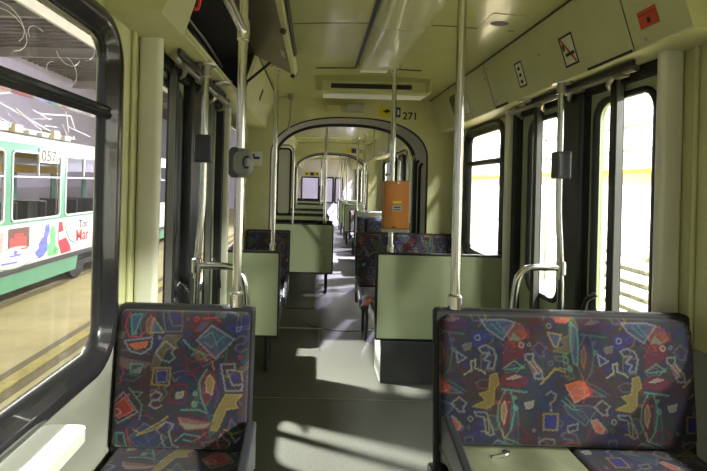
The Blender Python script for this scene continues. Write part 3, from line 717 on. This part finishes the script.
MB().loft([[(x, y, z) for x, z in rr(-.290, -.218, 1.435, 1.535, .035, i)] for i, y in ((.01, 1.600), (.0, 1.59), (.0, 1.555), (.004, 1.543), (.014, 1.537))], True, True, True).build('housing', mat('grey_unit', (.17, .175, .165), .4), r)
MB().loft([[(x, y, z) for x, z in rr(-.296, -.256, 1.434, 1.538, .019, i)] for i, y in ((.0, 1.603), (.0, 1.545), (.006, 1.539))], True, True, True).build('side_shell', GREYD, r)
MB().tube([(-.233+.012*math.cos(a), 1.5355, 1.487+.019*math.sin(a)) for a in [PI*.3+k*PI*1.4/10 for k in range(11)]], .0035, 6).build('curved_mark', INK, r)

# validator on the pole
r = tag(empty('ticket_validator', (.565, 3.26, 1.11)), 'orange ticket validator box on a steel pole', 'ticket validator')
MB().box(.475, .655, 3.20, 3.30, 1.12, 1.455).build('housing', ORANGE, r, .01, 3)
MB().box(.470, .655, 3.205, 3.31, 1.095, 1.119).build('mounting_plate', STEEL, r, .003)
MB().box(.535, .600, 3.196, 3.2, 1.245, 1.285).build('slot_plate', STEEL, r, .001)
MB().box(.543, .592, 3.1945, 3.1958, 1.268, 1.276).build('slot', INK, r)
MB().box(.543, .592, 3.1945, 3.1958, 1.252, 1.258).build('slot', INK, r)
MB().box(.538, .597, 3.196, 3.2, 1.300, 1.315).build('display', YELL, r)
MB().box(.565, .58, 3.196, 3.2, 1.435, 1.447).build('keyhole', STICKW, r)
MB().box(.535, .56, 3.196, 3.2, 1.128, 1.138).build('maker_plate', INK, r)

# pole struts near the bulkhead, ceiling handrails and a strap in the second car
m = MB().tube([(-.255, 4.35, 2.255), (-.255, 4.35, 2.02), (-.29, 4.50, 1.94)], .012, 10, .03)
m.lathe((-.255, 4.35, 2.21), [(.012, 0), (.03, .01), (.03, .05)])
tag(m.build('bracket', STEEL), 'bent steel bracket hanging left of the first gangway arch', 'bracket')
r = tag(empty('handrail', (.85, 6.9, 1.82)), 'ceiling handrail with a strap on the right of the second car', 'handrail')
MB().tube([(.85, 5.42, 1.82), (.85, 8.4, 1.82)], .014, 10).build('rail', CHROME, r)
for y in (5.45, 6.9, 8.37): MB().tube([(.85, y, 1.82), (.85, y, 2.27)], .012, 8).build('hanger', CHROME, r)
MB().tube([(.85, 7.9, 1.81), (.82, 7.9, 1.72), (.815, 7.9, 1.62), (.885, 7.9, 1.62), (.88, 7.9, 1.72), (.85, 7.9, 1.81)], .007, 8, .03).build('strap', CREAM_W, r)
for k, (s, x0) in enumerate(((-1, -.40), (1, 1.04))):
    r = tag(empty('grab_rail', (x0, 9.5, 1.0)), ['looped grab rail on the left of the second gangway', 'looped grab rail on the right of the second gangway'][k], 'grab rail')
    MB().tube([(x0, 9.701, .95), (x0, 9.60, .95), (x0, 9.60, 1.78), (x0-.0, 9.701, 1.78)], .014, 10, .05).build('rail', CHROME, r)
    r2 = tag(empty('grab_rail', (x0-s*.0, 5.4, 1.0)), ['looped grab rail on the left just past the first gangway', 'looped grab rail on the right just past the first gangway'][k], 'grab rail')
    MB().tube([(x0+s*.1, 5.249, .95), (x0+s*.1, 5.36, .95), (x0+s*.1, 5.36, 1.80), (x0+s*.1, 5.249, 1.80)], .014, 10, .05).build('rail', CHROME, r2)
    MB().tube([(x0+s*.17, 5.249, .95), (x0+s*.17, 5.36, .95), (x0+s*.17, 5.36, 1.80), (x0+s*.17, 5.249, 1.80)], .014, 10, .05).build('outer_rail', BLACKM, r2)
# gangway fittings: framed screen on the left, upright tubes on the right
r = tag(empty('draught_screen', (-.37, 5.33, 1.06)), 'pale rounded screen in a dark frame, left just past the first gangway', 'screen')
MB().loft([[(x, y, z) for x, z in rr(-.458, -.285, 1.05, 1.83, .05, o)] for o, y in ((0, 5.31), (0, 5.335), (.022, 5.335), (.022, 5.31), (0, 5.31))], True, False, True).build('frame', BLACK, r)
MB().prism(rr(-.445, -.298, 1.063, 1.817, .04), 'y', 5.318, 5.326).build('sheet', CREAM_W, r)
MB().tube([(-.27, 5.25, .96), (-.262, 5.32, .96), (-.262, 5.32, 1.80), (-.30, 5.32, 1.86), (-.40, 5.32, 1.86), (-.44, 5.25, 1.86)], .011, 10, .04).build('tube', CHROME, r)
for k, (yy, mm_, zz) in enumerate(((4.72, BLACKM, 1.62), (4.90, BLACKM, 1.66), (5.10, CHROME, 1.72))):
    tag(MB().tube([(1.075, yy, .0), (1.06, yy, .3), (1.06, yy, zz), (1.085, yy, zz+.04)], .016, 10, .03).build('gangway_tube', mm_), ['black upright tube nearest inside the right of the first gangway', 'second black upright tube inside the right of the first gangway', 'steel upright tube farthest inside the right of the first gangway'][k], 'tube')
r = tag(empty('ticket_validator', (.05, 13.3, 1.2)), 'black box on a pole near the rear window', 'ticket validator')
MB().box(.06, .20, 13.33, 13.40, .97, 1.38).build('housing', BLACKM, r, .01)

# ------------------------------------------------------------------ small things in the near car
# white wall table
r = tag(empty('wall_table', (-.62, 1.0, .75)), 'small white table top below the near left window', 'table')
MB().prism(rr(-.676, -.565, .62, 1.175, .022), 'z', .757, .79).build('table_top', WHITE, r, .006, 3)
MB().box(-.678, -.60, .75, .77, .68, .7565).box(-.678, -.60, 1.05, 1.07, .68, .7565).build('bracket', STEEL, r)
# ceiling lamp covers
r = tag(empty('ceiling_light', (.43, 1.4, 2.25)), 'long translucent ceiling lamp cover along the near car', 'lamp')
for a, b in ((-1.2, .6), (.61, 2.45), (2.465, 3.33)):
    MB().loft([[(x, y, z) for x, z in ((.288, 2.288), (.30, 2.262), (.35, 2.254), (.51, 2.254), (.575, 2.264), (.59, 2.284))] for y in (a, b)], False, True, True).build('diffuser', DIFFUSER, r)
MB().box(.30, .50, 3.335, 3.395, 2.25, 2.288).build('end_cap', WHITE, r, .005)
r = tag(empty('ceiling_speaker', (.93, 2.36, 2.2)), 'square ceiling speaker plate with oval grille, right of the lamp', 'speaker')
def cp(x, y, d): return (x, y, ceil_z(x)-d)
m = MB(); ceil_strip(m, .84, 1.0, 2.24, 2.46, .003); m.build('plate', CEIL, r)
m = MB(); m.add([cp(.92+.045*math.cos(2*PI*k/20), 2.36+.035*math.sin(2*PI*k/20), .0045) for k in range(20)], [tuple(range(20))]); m.build('grille', BOXGREY, r)
# display box
r = tag(empty('destination_display', (.44, 3.75, 2.16)), 'ceiling box with a long dark display slot before the first arch', 'display')
MB().loft([[(x, y, z) for x, z in rr(-.03, .90, 2.15, 2.33, .03, i)] for i, y in ((.012, 3.655), (0, 3.668), (0, 3.88))], True, True, True).build('housing', CEIL, r)
MB().loft([[(x, y, z) for x, z in rr(.03, .85, 2.168, 2.245, .006, i)] for i, y in ((0, 3.656), (0, 3.650), (.004, 3.648))], True, True).build('front_frame', CREAM, r)
MB().box(.10, .74, 3.644, 3.6485, 2.186, 2.222).build('dark_screen', INK, r)
MB().box(.04, .86, 3.67, 3.86, 2.142, 2.1495).build('sheen_strip', STICKW, r, .003)  # white strip painting the sheen on the underside of the box
tag(MB().box(.08, .21, 4.46, 4.528, 2.13, 2.20).build('junction_box', mat('yellowed_plastic', (.55, .52, .22), .4), None, .008), 'small yellowish box on the bulkhead below the display', 'box')
tag(MB().box(.27, .45, 4.42, 4.528, 2.13, 2.205).build('sensor_box', BOXLIGHT, None, .008), 'grey-green box on the bulkhead, right of the yellowish one', 'box')

def plate_y(name, x0, x1, z0, z1, y, m, parent=None, r=.006):
    return MB().prism(rr(x0, x1, z0, z1, r, 0, 3), 'y', y-.0015, y).build(name, m, parent)
r = tag(empty('sticker', (.68, 4.528, 2.1)), 'yellow sticker with a black camera pictogram above the arch', 'sticker')
plate_y('sheet', .605, .715, 2.095, 2.20, 4.529, YELL, r)
MB().prism([(.64, 2.155), (.66, 2.16), (.675, 2.172), (.70, 2.168), (.712, 2.15), (.70, 2.14), (.685, 2.145), (.68, 2.13), (.67, 2.13), (.665, 2.143), (.645, 2.145)], 'y', 4.526, 4.5272).build('pictogram', INK, r)
r = tag(empty('sticker', (.77, 4.528, 2.1)), 'dark blue sticker between the yellow sticker and the number', 'sticker')
plate_y('sheet', .722, .815, 2.095, 2.195, 4.529, BLUE, r)
plate_y('pictogram', .785, .80, 2.12, 2.17, 4.527, STICKW, r, .003)
def text(name, body, size, loc, rot, m, parent=None, ext=.001, bold=False, sx=1):
    c = bpy.data.curves.new(name, 'FONT'); c.body = body; c.size = size; c.extrude = ext; c.align_x = 'LEFT'
    if bold: c.offset = size*.018
    c.materials.append(m); o = bpy.data.objects.new(name, c); COL.objects.link(o)
    L = Vector((0, 0, 0)); p = parent
    while p is not None: L += p.location; p = p.parent
    bpy.context.view_layer.update()
    me = bpy.data.meshes.new_from_object(o.evaluated_get(bpy.context.evaluated_depsgraph_get()))
    bpy.data.objects.remove(o); me.name = name
    o = bpy.data.objects.new(name, me); COL.objects.link(o)
    o.location = Vector(loc)-L; o.rotation_euler = rot; o.scale = (sx, 1, 1)
    if parent: o.parent = parent
    return o
tag(text('car_number', '271', .10, (.835, 4.527, 2.078), (PI/2, 0, 0), INK, bold=True), 'black car number 271 on the first bulkhead', 'number')
tag(text('car_number', '271', .10, (.845, 9.697, 2.085), (PI/2, 0, 0), INK, bold=True), 'distant car number 271 on the second bulkhead', 'number')
r = tag(empty('sticker', (.68, 9.698, 2.1)), 'distant yellow and blue sticker beside the second car number', 'sticker')
plate_y('yellow_sheet', .625, .725, 2.09, 2.19, 9.699, YELL, r); plate_y('blue_sheet', .728, .83, 2.09, 2.19, 9.699, BLUE, r)
r = tag(empty('sign', (.0, 15.9, 1.7)), 'yellow sign with blue middle above the far rear window', 'sign')
MB().box(-.40, .10, 15.93, 15.958, 1.70, 1.83).build('sign_panel', YELL, r); MB().box(-.20, -.08, 15.925, 15.9295, 1.71, 1.82).build('blue_field', BLUE, r)
MB().box(-.36, -.30, 15.925, 15.9295, 1.73, 1.79).build('pictogram', INK, r); MB().box(.0, .06, 15.925, 15.9295, 1.73, 1.79).build('pictogram', INK, r)
r = tag(empty('sticker', (-.59, 4.528, 1.6)), 'white sticker with a blue seat pictogram, left of the arch', 'sticker')
plate_y('sheet', -.655, -.535, 1.585, 1.725, 4.529, STICKW, r, .012)
MB().prism([(-.64, 1.70), (-.61, 1.70), (-.61, 1.675), (-.56, 1.675), (-.56, 1.65), (-.64, 1.65)], 'y', 4.526, 4.5272).build('pictogram', BLUE, r)
MB().lathe((0, 0, 0), [(.01, 0)])

def slope_sticker(label, ya, yb, t0, t1, m, outline=None, bar=None, cat='sticker'):
    r = tag(empty('sticker', tuple(on_slope(1, (ya+yb)/2, (t0+t1)/2))), label, cat)
    q = MB(); slope_plate(q, 1, ya, yb, t0, t1, .0012, .0002); q.build('sheet', m, r)
    if outline:
        e = .008; et = .03; q = MB()
        slope_plate(q, 1, ya, yb, t0, t0+et, .0008, .0016); slope_plate(q, 1, ya, yb, t1-et, t1, .0008, .0016)
        slope_plate(q, 1, ya, ya+e, t0, t1, .0008, .0016); slope_plate(q, 1, yb-e, yb, t0, t1, .0008, .0016); q.build('border', outline, r)
    return r
s1 = slope_sticker('red sticker at the near end of the right header', 1.60, 1.69, .60, .80, mat('red_sticker', (.62, .06, .02), .4))
q = MB(); slope_plate(q, 1, 1.635, 1.65, .70, .76, .0008, .0016); slope_plate(q, 1, 1.605, 1.685, .645, .655, .0008, .0016); q.build('lettering', INK, s1)
s2 = slope_sticker('no-smoking sticker with a red diagonal bar on the right header', 2.09, 2.20, .38, .84, CREAM_W, INK)
q = MB(); A = [on_slope(1, 2.19, .43, .003), on_slope(1, 2.18, .41, .003), on_slope(1, 2.10, .79, .003), on_slope(1, 2.11, .81, .003)]; q.add(A, [(0, 1, 2, 3)]); q.build('red_bar', RED, s2)
q = MB(); slope_plate(q, 1, 2.105, 2.175, .64, .69, .0008, .0022); slope_plate(q, 1, 2.17, 2.185, .5, .6, .0008, .0022); q.build('cigarette', INK, s2)
s3 = slope_sticker('pale sticker with a column of small pictograms on the right header', 2.60, 2.69, .36, .82, CREAM_W, BOXGREY)
for k in range(3):
    q = MB(); slope_plate(q, 1, 2.635, 2.66, .45+.12*k, .51+.12*k, .0008, .0016); q.build('pictogram', INK, s3)
# small screen on the right header by the bulkhead
r = tag(empty('dark_display', tuple(on_slope(1, 4.0, .5))), 'small dark rounded panel on the right header near the arch', 'panel')
L = []
for lift, ins in ((.001, 0), (.012, 0), (.015, .008)):
    L.append([tuple(on_slope(1, a, b/.309, lift)) for a, b in rr(3.72, 3.93, .07, .235, .03, ins)])
MB().loft(L, True, True, True).build('dark_face', GLOSSB, r)
for k, (ya, t0, hh) in enumerate(((3.58, .22, .10), (3.58, .40, .12), (3.56, .60, .22))):
    rs = tag(empty('sticker', tuple(on_slope(1, ya+.05, t0))), ['tiny top sticker beside the dark header panel', 'middle small sticker beside the dark header panel', 'lower white sticker beside the dark header panel'][k], 'sticker')
    q = MB(); slope_plate(q, 1, ya, ya+.09, t0, t0+hh, .0012, .0002); q.build('sheet', [BOXLIGHT, PANEL, STICKW][k], rs)
# far-left header access slot
q = MB(); slope_plate(q, -1, 3.60, 3.66, .35, .62, .004, .0005)
tag(q.build('header_handle', BOXGREY), 'small slotted handle on the closed far left header panel', 'handle')
# screw-plate flanges under the left soffit
for k, y in enumerate((2.48,)):
    tag(MB().lathe((-.52, y, HDR_Z), [(.052, -.001), (.05, -.012), (.03, -.018)]).build('round_cover', STEEL), 'round steel cover under the left header', 'cover')
tag(MB().lathe((1.25, 2.75, HDR_Z), [(.052, -.001), (.05, -.012), (.03, -.018)]).build('round_cover', STEEL), 'round steel cover under the right header', 'cover')
# floor joints and a rail of the wear strip
m = MB(); m.box(XL+.01, XR-.01, 3.04, 3.045, 0, .0015); m.box(.06, .066, 3.9, 5.0, 0, .0015); m.box(XL+.01, XR-.01, 4.50, 4.53, 0, .004)
S(m.build(nm('trim'), STEEL))

# ------------------------------------------------------------------ the depot hall
GZ = -.90
CONC = mat('hall_concrete', (.52, .45, .22), .6, noise=.25, nscale=1.2)
S(MB().box(-13, 6.2, -12, 40, GZ-.1, GZ).build('ground', CONC))
WALLW = mat('hall_white_wall', (.62, .63, .62), .7)
S(MB().box(6.0, 6.2, -12, 40, GZ, 6.6).build('wall_hall_right', WALLW))
S(MB().box(-13, -12.8, -12, 40, GZ, 6.6).build('wall_hall_left', mat('hall_left_wall', (.55, .53, .56), .7)))
S(MB().box(-13, 6.2, 39.8, 40, GZ, 6.6).build('wall_hall_end', mat('hall_end_wall', (.6, .58, .66), .7)))
# corrugated roof
m = MB(); ys = []; k = 0
pts = []
y = -3.0
while y < 40: pts += [(y, 6.5), (y+.16, 6.5), (y+.2, 6.62), (y+.36, 6.62)]; y += .4
pts_t = [(40, 6.8), (-3.0, 6.8)]
m.loft([[(x, a, b) for a, b in pts] for x in (-13, 6.2)], False)
m.box(-13, 6.2, -3, 40, 6.75, 6.8)
S(m.build('ceiling_hall', mat('rusty_roof_sheet', (.17, .15, .11), .7, noise=.5, nscale=1.3)))
BEAM = mat('roof_beam', (.33, .31, .25), .6)
for i, y in enumerate((4.5, 9, 13.5, 18, 24, 30)):
    S(MB().box(-13, 6.2, y-.08, y+.08, 6.1, 6.12).box(-13, 6.2, y-.01, y+.01, 6.12, 6.48).box(-13, 6.2, y-.08, y+.08, 6.46, 6.48).build(nm('trim'), BEAM))
for x in (-2.2, -7.5): S(MB().box(x-.05, x+.05, -3, 39, 5.75, 6.05).build(nm('trim'), mat('pale_purlin', (.5, .5, .33), .6)))
for i, x in enumerate((-5.3-.65-.72, -5.3-.65+.72)):
    pass
RAIL = mat('rail_steel', (.3, .27, .22), .4, metal=.7)
for x in (-7.2, -5.77, -.37, 1.07):
    S(MB().box(x-.035, x+.035, -8, 38, GZ, GZ+.012).build(nm('trim'), RAIL))
# floor channel with yellow edge beside the near tram on the left
S(MB().box(-3.62, -3.48, -8, 38, GZ, GZ+.004).box(-3.30, -3.16, -8, 38, GZ, GZ+.004).build(nm('trim'), mat('dark_channel', (.16, .13, .06), .6)))
S(MB().box(-3.475, -3.305, -8, 38, GZ, GZ+.02).build(nm('trim'), mat('worn_yellow_line', (.50, .42, .12), .6, noise=.4, nscale=3)))
# yellow gas pipe and grey pipe along the right wall
r = tag(empty('yellow_pipe', (5.8, 10, 1.8)), 'yellow pipe running along the white hall wall', 'pipe')
MB().tube([(5.88, 1, 1.83), (5.88, 36, 1.83)], .07, 12).build('pipe', mat('yellow_paint', (.75, .62, .02), .4), r)
m = MB()
for y in range(2, 36, 3): m.box(5.84, 5.99, y-.02, y+.02, 1.75, 1.79)
m.build('clips', STEEL, r)
r = tag(empty('cable_tray', (5.9, 10, 2.3)), 'pale pipe bundle above the yellow pipe on the hall wall', 'pipe')
MB().tube([(5.93, 1, 2.75), (5.93, 36, 2.75)], .03, 8).tube([(5.93, 1, 2.30), (5.93, 36, 2.30)], .02, 8).build('pipe', mat('pale_pipe', (.6, .6, .58), .5), r)
m = MB()
for y in range(3, 36, 3): m.box(5.9, 5.99, y, y+.06, 2.2, 2.85)
m.build('clips', BOXLIGHT, r)
# stack of white slatted boards by the wall
SL = mat('white_slats', (.72, .73, .70), .5)
r = tag(empty('slatted_rack', (5.0, 7.0, GZ)), 'rack of broad white horizontal slats against the hall wall', 'rack')
for k in range(8):
    if k < 7: MB().box(5.0, 5.08, 6.9, 8.2, GZ+.06+.212*k, GZ+.06+.212*k+.135).build('slat', SL, r, .02)
for y in (7.05, 8.05): MB().box(5.085, 5.16, y-.03, y+.03, GZ, GZ+1.5).build('upright', GREYB, r)
MB().box(5.165, 5.19, 6.92, 8.18, GZ+.02, GZ+1.48).build('gap_shade_board', GREYB, r)  # grey board added as the shade seen between the slats
# wire trolley
r = tag(empty('wire_trolley', (4.9, 14.5, GZ)), 'grey wire trolley standing by the white hall wall', 'trolley')
m = MB()
for k in range(9): m.tube([(4.6, 13.2+.3*k, GZ+.25), (4.6, 13.2+.3*k, GZ+1.9)], .014, 6)
for z in (.25, .65, 1.05, 1.45, 1.9): m.tube([(4.6, 13.2, GZ+z), (4.6, 15.6, GZ+z)], .016, 6); m.tube([(5.4, 13.2, GZ+z), (5.4, 15.6, GZ+z)], .016, 6); m.tube([(4.6, 13.2, GZ+z), (5.4, 13.2, GZ+z)], .016, 6); m.tube([(4.6, 15.6, GZ+z), (5.4, 15.6, GZ+z)], .016, 6)
for a in (13.2, 15.6): m.tube([(5.4, a, GZ+.25), (5.4, a, GZ+1.9)], .016, 6)
m.build('wire_cage', GREYB, r)
MB().box(4.58, 5.42, 13.18, 15.62, GZ+.19, GZ+.24).build('tray', GREYB, r)
for a, b in ((4.68, 13.35), (5.32, 13.35), (4.68, 15.45), (5.32, 15.45)):
    MB().tube([(a-.02, b, GZ+.09), (a+.02, b, GZ+.09)], .088, 14).box(a-.005, a+.005, b-.01, b+.01, GZ+.09, GZ+.19).build('wheel', BLACKM, r)
tag(MB().box(5.75, 5.95, 11.9, 12.1, GZ, 1.2).build('post', GREYB, None, .01), 'grey upright post by the white hall wall', 'post')

# the neighbouring tram
T = tag(empty('tram', (-6.4, 10, GZ)), 'green and white tram number 057 standing on the next track', 'tram')
TG = mat('tram_green', (.07, .23, .12), .3, coat=.4); TW = mat('tram_white', (.47, .47, .43), .3, coat=.4); TS = mat('tram_skirt_green', (.10, .28, .17), .35, noise=.08, nscale=2)
tx = -5.30; ty0, ty1 = 3.2, 21.0
wins = []; y = ty0+.2
base0 = 8.02-1.72*3
wins = [(base0+1.72*k, base0+1.72*k+1.53) for k in range(11) if base0+1.72*k > ty0]
for xx, th, nme in ((tx, -.05, 'near_side'), (tx-2.2, .05, 'far_side')):
    m = MB(); m.box(xx, xx+th, ty0, ty1, .60-.03, .62); m.box(xx, xx+th, ty0, ty1, 1.88, 2.02)
    yy = ty0
    for a, b in wins: m.box(xx, xx+th, yy, a, .62, 1.88); yy = b
    m.box(xx, xx+th, yy, ty1, .62, 1.88); m.build('body_side', TG, T)
    MB().box(xx, xx+th, ty0, ty1, -.2, .57).build('white_band', TW, T)
    m = MB().prism([(xx, -.2), (xx+th*.2, -.22), (xx+th*1.2, -.62), (xx+th*2.5, -.62), (xx+th*1.5, -.2)], 'y', ty0, 10.35); m.build('skirt', TS, T)
    m = MB().prism([(xx, -.2), (xx+th*.2, -.22), (xx+th*1.2, -.62), (xx+th*2.5, -.62), (xx+th*1.5, -.2)], 'y', 12.3, ty1); m.build('skirt', TS, T)
MB().box(tx-2.2, tx, ty0, ty1, -.3, -.2).build('tram_floor', GREYD, T)
MB().prism([(tx, 2.02), (tx-.12, 2.16), (tx-.45, 2.24), (tx-1.75, 2.24), (tx-2.08, 2.16), (tx-2.2, 2.02), (tx-2.1, 2.0), (tx-.1, 2.0)], 'y', ty0, ty1, True).build('roof', mat('tram_roof', (.55, .57, .50), .5), T)
FR = mat('tram_window_frame', (.42, .43, .42), .35)
for i, (a, b) in enumerate(wins):
    w = MB(); w.loft([[(tx+d, p, q) for p, q in rr(a-.01, b+.01, .61, 1.89, .10, o)] for o, d in ((0, .0), (0, .012), (.035, .012), (.035, -.03))])
    w.box(tx-.03, tx+.01, a+.02, b-.02, 1.42-.015, 1.42+.015); w.box(tx-.03, tx+.01, (a+b)/2-.012, (a+b)/2+.012, 1.42, 1.87)
    W = w.build('window', FR, T)
    p = rr(a, b, .62, 1.88, .1); MB().add([(tx-.02, *q) for q in p], [tuple(range(len(p)))]).build('pane', glass('tram_glass', (.72, .72, .74)) if i == 0 else bpy.data.materials['tram_glass'], W)
YB = mat('yellow_blind', (.62, .42, .03), .6)
m = MB().box(tx-2.12, tx-2.1, ty0+.1, 13.2, 1.90, 2.0); m.box(tx-2.12, tx-2.1, ty0+.1, 13.2, 1.52, 1.72); m.build('yellow_panel', YB, T)
MB().box(tx-2.12, tx-2.1, ty0+.1, 13.2, 1.725, 1.895).build('white_strip', TW, T)
for y in (5.2, 6.9, 8.6, 10.3, 12, 13.7): MB().tube([(tx-.5, y, -.2), (tx-.5, y, 2.0)], .018, 8).build('inner_pole', CHROME, T)
for y in (4.6, 5.5, 6.4, 7.3, 8.3, 9.2, 10.4, 11.3): MB().box(tx-.95, tx-.10, y, y+.06, .2, .95).box(tx-.95, tx-.10, y-.4, y, .15, .25).build('inner_seat', GREYD, T, .02)
MB().box(tx-1.15, tx-1.0, 4.5, 19, 2.0, 2.03).build('ceiling_lamp', emit('tram_lamp', (1, .95, .8), 5), T)
area('neighbour_tram_lamp', (tx-1.07, 10, 1.99), (tx-1.07, 10, 0), 12.0, 130, (1, .93, .75), .15)
# pantograph and roof gear
PG = mat('roof_gear', (.5, .5, .46), .5); G2 = mat('copper_gear', (.45, .38, .22), .5)
m = MB()
for xx in (tx-.35, tx-.9):
    m.tube([(xx, 5.6, 2.38), (xx, 7.2, 2.62), (xx, 8.4, 2.95)], .022, 8); m.tube([(xx, 9.9, 2.36), (xx, 8.0, 2.75), (xx, 6.4, 3.0)], .02, 8)
    m.tube([(xx, 7.6, 2.33), (xx, 10.7, 2.33)], .025, 8)
for yy in (6.4, 8.4, 9.9, 10.6): m.tube([(tx-.3, yy, 2.36), (tx-1.0, yy, 2.36)], .02, 8)
m.tube([(tx-.35, 10.3, 2.9), (tx-.6, 10.9, 2.5)], .02, 8); m.tube([(tx-.35, 9.3, 2.7), (tx-.4, 10.6, 2.85), (tx-.6, 11.2, 2.6)], .018, 8)
rs = random.Random(5)
for k in range(16):
    a = (tx-rs.uniform(.3, 1.0), rs.uniform(6.6, 10.8), 2.36+rs.uniform(0, .35)); m.tube([a, (a[0]+rs.uniform(-.2, .2), a[1]+rs.uniform(-.9, .9), 2.30+rs.uniform(0, .45))], .013, 6)
m.build('pantograph', PG, T)
rs = random.Random(3)
for k in range(9):
    yy = 6.9+.42*k
    MB().box(tx-.6, tx-.25, yy-.12, yy+.12, 2.24, 2.24+rs.uniform(.08, .2)).build('roof_insulator', [PG, G2, GREYB][k % 3], T, .02)
# number plate 057
NP = MB().box(tx+.013, tx+.02, 8.78, 9.44, 1.70, 1.97).build('number_plate', mat('cream_plate', (.70, .66, .27), .4), T)
text('plate_number', '057', .30, (tx+.021, 8.83, 1.735), (PI/2, 0, PI/2), INK, T, bold=True, sx=1.12)
# advertising on the white band (shapes lie on the body side)
def ad(name, pts, m, d=.002, par=T):
    return MB().prism([(a, b) for a, b in pts], 'x', tx+d-.0015, tx+d).build(name, m, par)
ADb = mat('ad_brown', (.10, .045, .03), .4); ADr = mat('ad_red', (.55, .05, .04), .4); ADp = mat('ad_pink', (.65, .25, .2), .4)
ADu = mat('ad_blue', (.10, .12, .50), .4, noise=.6, nscale=9); ADg = mat('ad_green', (.12, .40, .14), .4, noise=.6, nscale=9); ADv = mat('ad_violet', (.45, .45, .75), .4, noise=.4, nscale=9)
def el(cy, cz, a, b, n=28): return [(cy+a*math.cos(2*PI*k/n), cz+b*math.sin(2*PI*k/n)) for k in range(n)]
ad('ad_picture', [(7.95, .05), (8.55, .02), (8.55, .50), (7.95, .50)], ADb)
ad('ad_label', [(8.0, .13), (8.45, .13), (8.45, .33), (8.0, .33)], ADr, .004)
ad('ad_label', [(8.12, .34), (8.36, .34), (8.36, .40), (8.12, .40)], ADr, .004)
ad('ad_picture', [(7.45, .1), (7.8, .05), (7.85, .45), (7.6, .5)], ADp)
ad('ad_rim', el(8.15, -.02, .60, .20), TG, .005); ad('ad_oval', el(8.15, -.02, .58, .185), TW, .007)
ad('ad_mark', el(8.15, .07, .05, .04), ADu, .009); ad('ad_mark', [(8.0, .0), (8.3, .0), (8.3, .035), (8.0, .035)], ADu, .009); ad('ad_line', [(7.78, -.10), (8.2, -.12), (8.2, -.09), (7.78, -.07)], ADu, .009); ad('ad_line', [(8.3, .10), (8.5, .10), (8.5, .13), (8.3, .13)], ADr, .009)
ad('ad_splash', [(8.72, -.02), (8.85, .06), (8.8, .2), (9.0, .25), (9.05, .48), (9.18, .50), (9.2, .35), (9.12, .2), (9.15, .0), (9.0, -.12), (8.85, -.15)], ADu)
ad('ad_splash', [(8.62, .1), (8.78, .22), (8.7, .35), (8.9, .42), (9.0, .3), (8.8, .1)], ADv, .003)
ad('ad_leaves', [(9.15, -.15), (9.1, .05), (9.22, .12), (9.2, .35), (9.32, .48), (9.42, .3), (9.4, .05), (9.55, -.05), (9.5, -.16)], ADg, .004)
ad('ad_bottle', [(9.62, -.17), (10.0, -.16), (9.98, -.05), (9.72, .25), (9.64, .50), (9.52, .50), (9.5, .25), (9.52, .05)], mat('ad_wine', (.30, .02, .03), .4), .006)
ad('ad_bottle_label', [(9.53, .12), (9.80, .16), (9.70, .30), (9.51, .28)], TW, .008)
ad('ad_line', [(9.72, .45), (9.80, .25), (9.95, .05), (10.2, -.03), (10.2, 0.0), (9.97, .09), (9.83, .28), (9.75, .46)], TG, .005)
text('ad_words', 'Toc', .26, (tx+.005, 10.32, .30), (PI/2, 0, PI/2), INK, T)
text('ad_words', 'Mar', .36, (tx+.005, 10.20, .02), (PI/2, 0, PI/2), ADr, T, bold=True)
# bogie
bg_ = MB()
for yy in (10.7, 12.0): bg_.tube([(tx-.35, yy, GZ+.34), (tx-.22, yy, GZ+.34)], .33, 24)
bg_.box(tx-.25, tx-.15, 10.5, 12.2, GZ+.3, GZ+.42); bg_.box(tx-2.0, tx-.3, ty0+.4, ty1-.2, GZ+.35, -.3); bg_.build('bogie', BLACKM, T)

# floodlight housings where the hall floods hang
def flood(label, p, d):
    r = tag(empty('floodlight', p), label, 'floodlight')
    v = Vector(d).normalized()
    a = Vector(p)-v*.03; b = Vector(p)-v*.22
    MB().tube([tuple(a), tuple(b)], .16, 20).build('housing', GREYD, r)
    MB().tube([tuple(b), (b.x, b.y, 6.45 if p[2] > 4 else b.z+.6)], .02, 8).build('hanger', GREYD, r)
flood('grey floodlight hanging high between the two trams', (-3.55, 4.1, 5.4), (3.65, -1.0, -5.4))
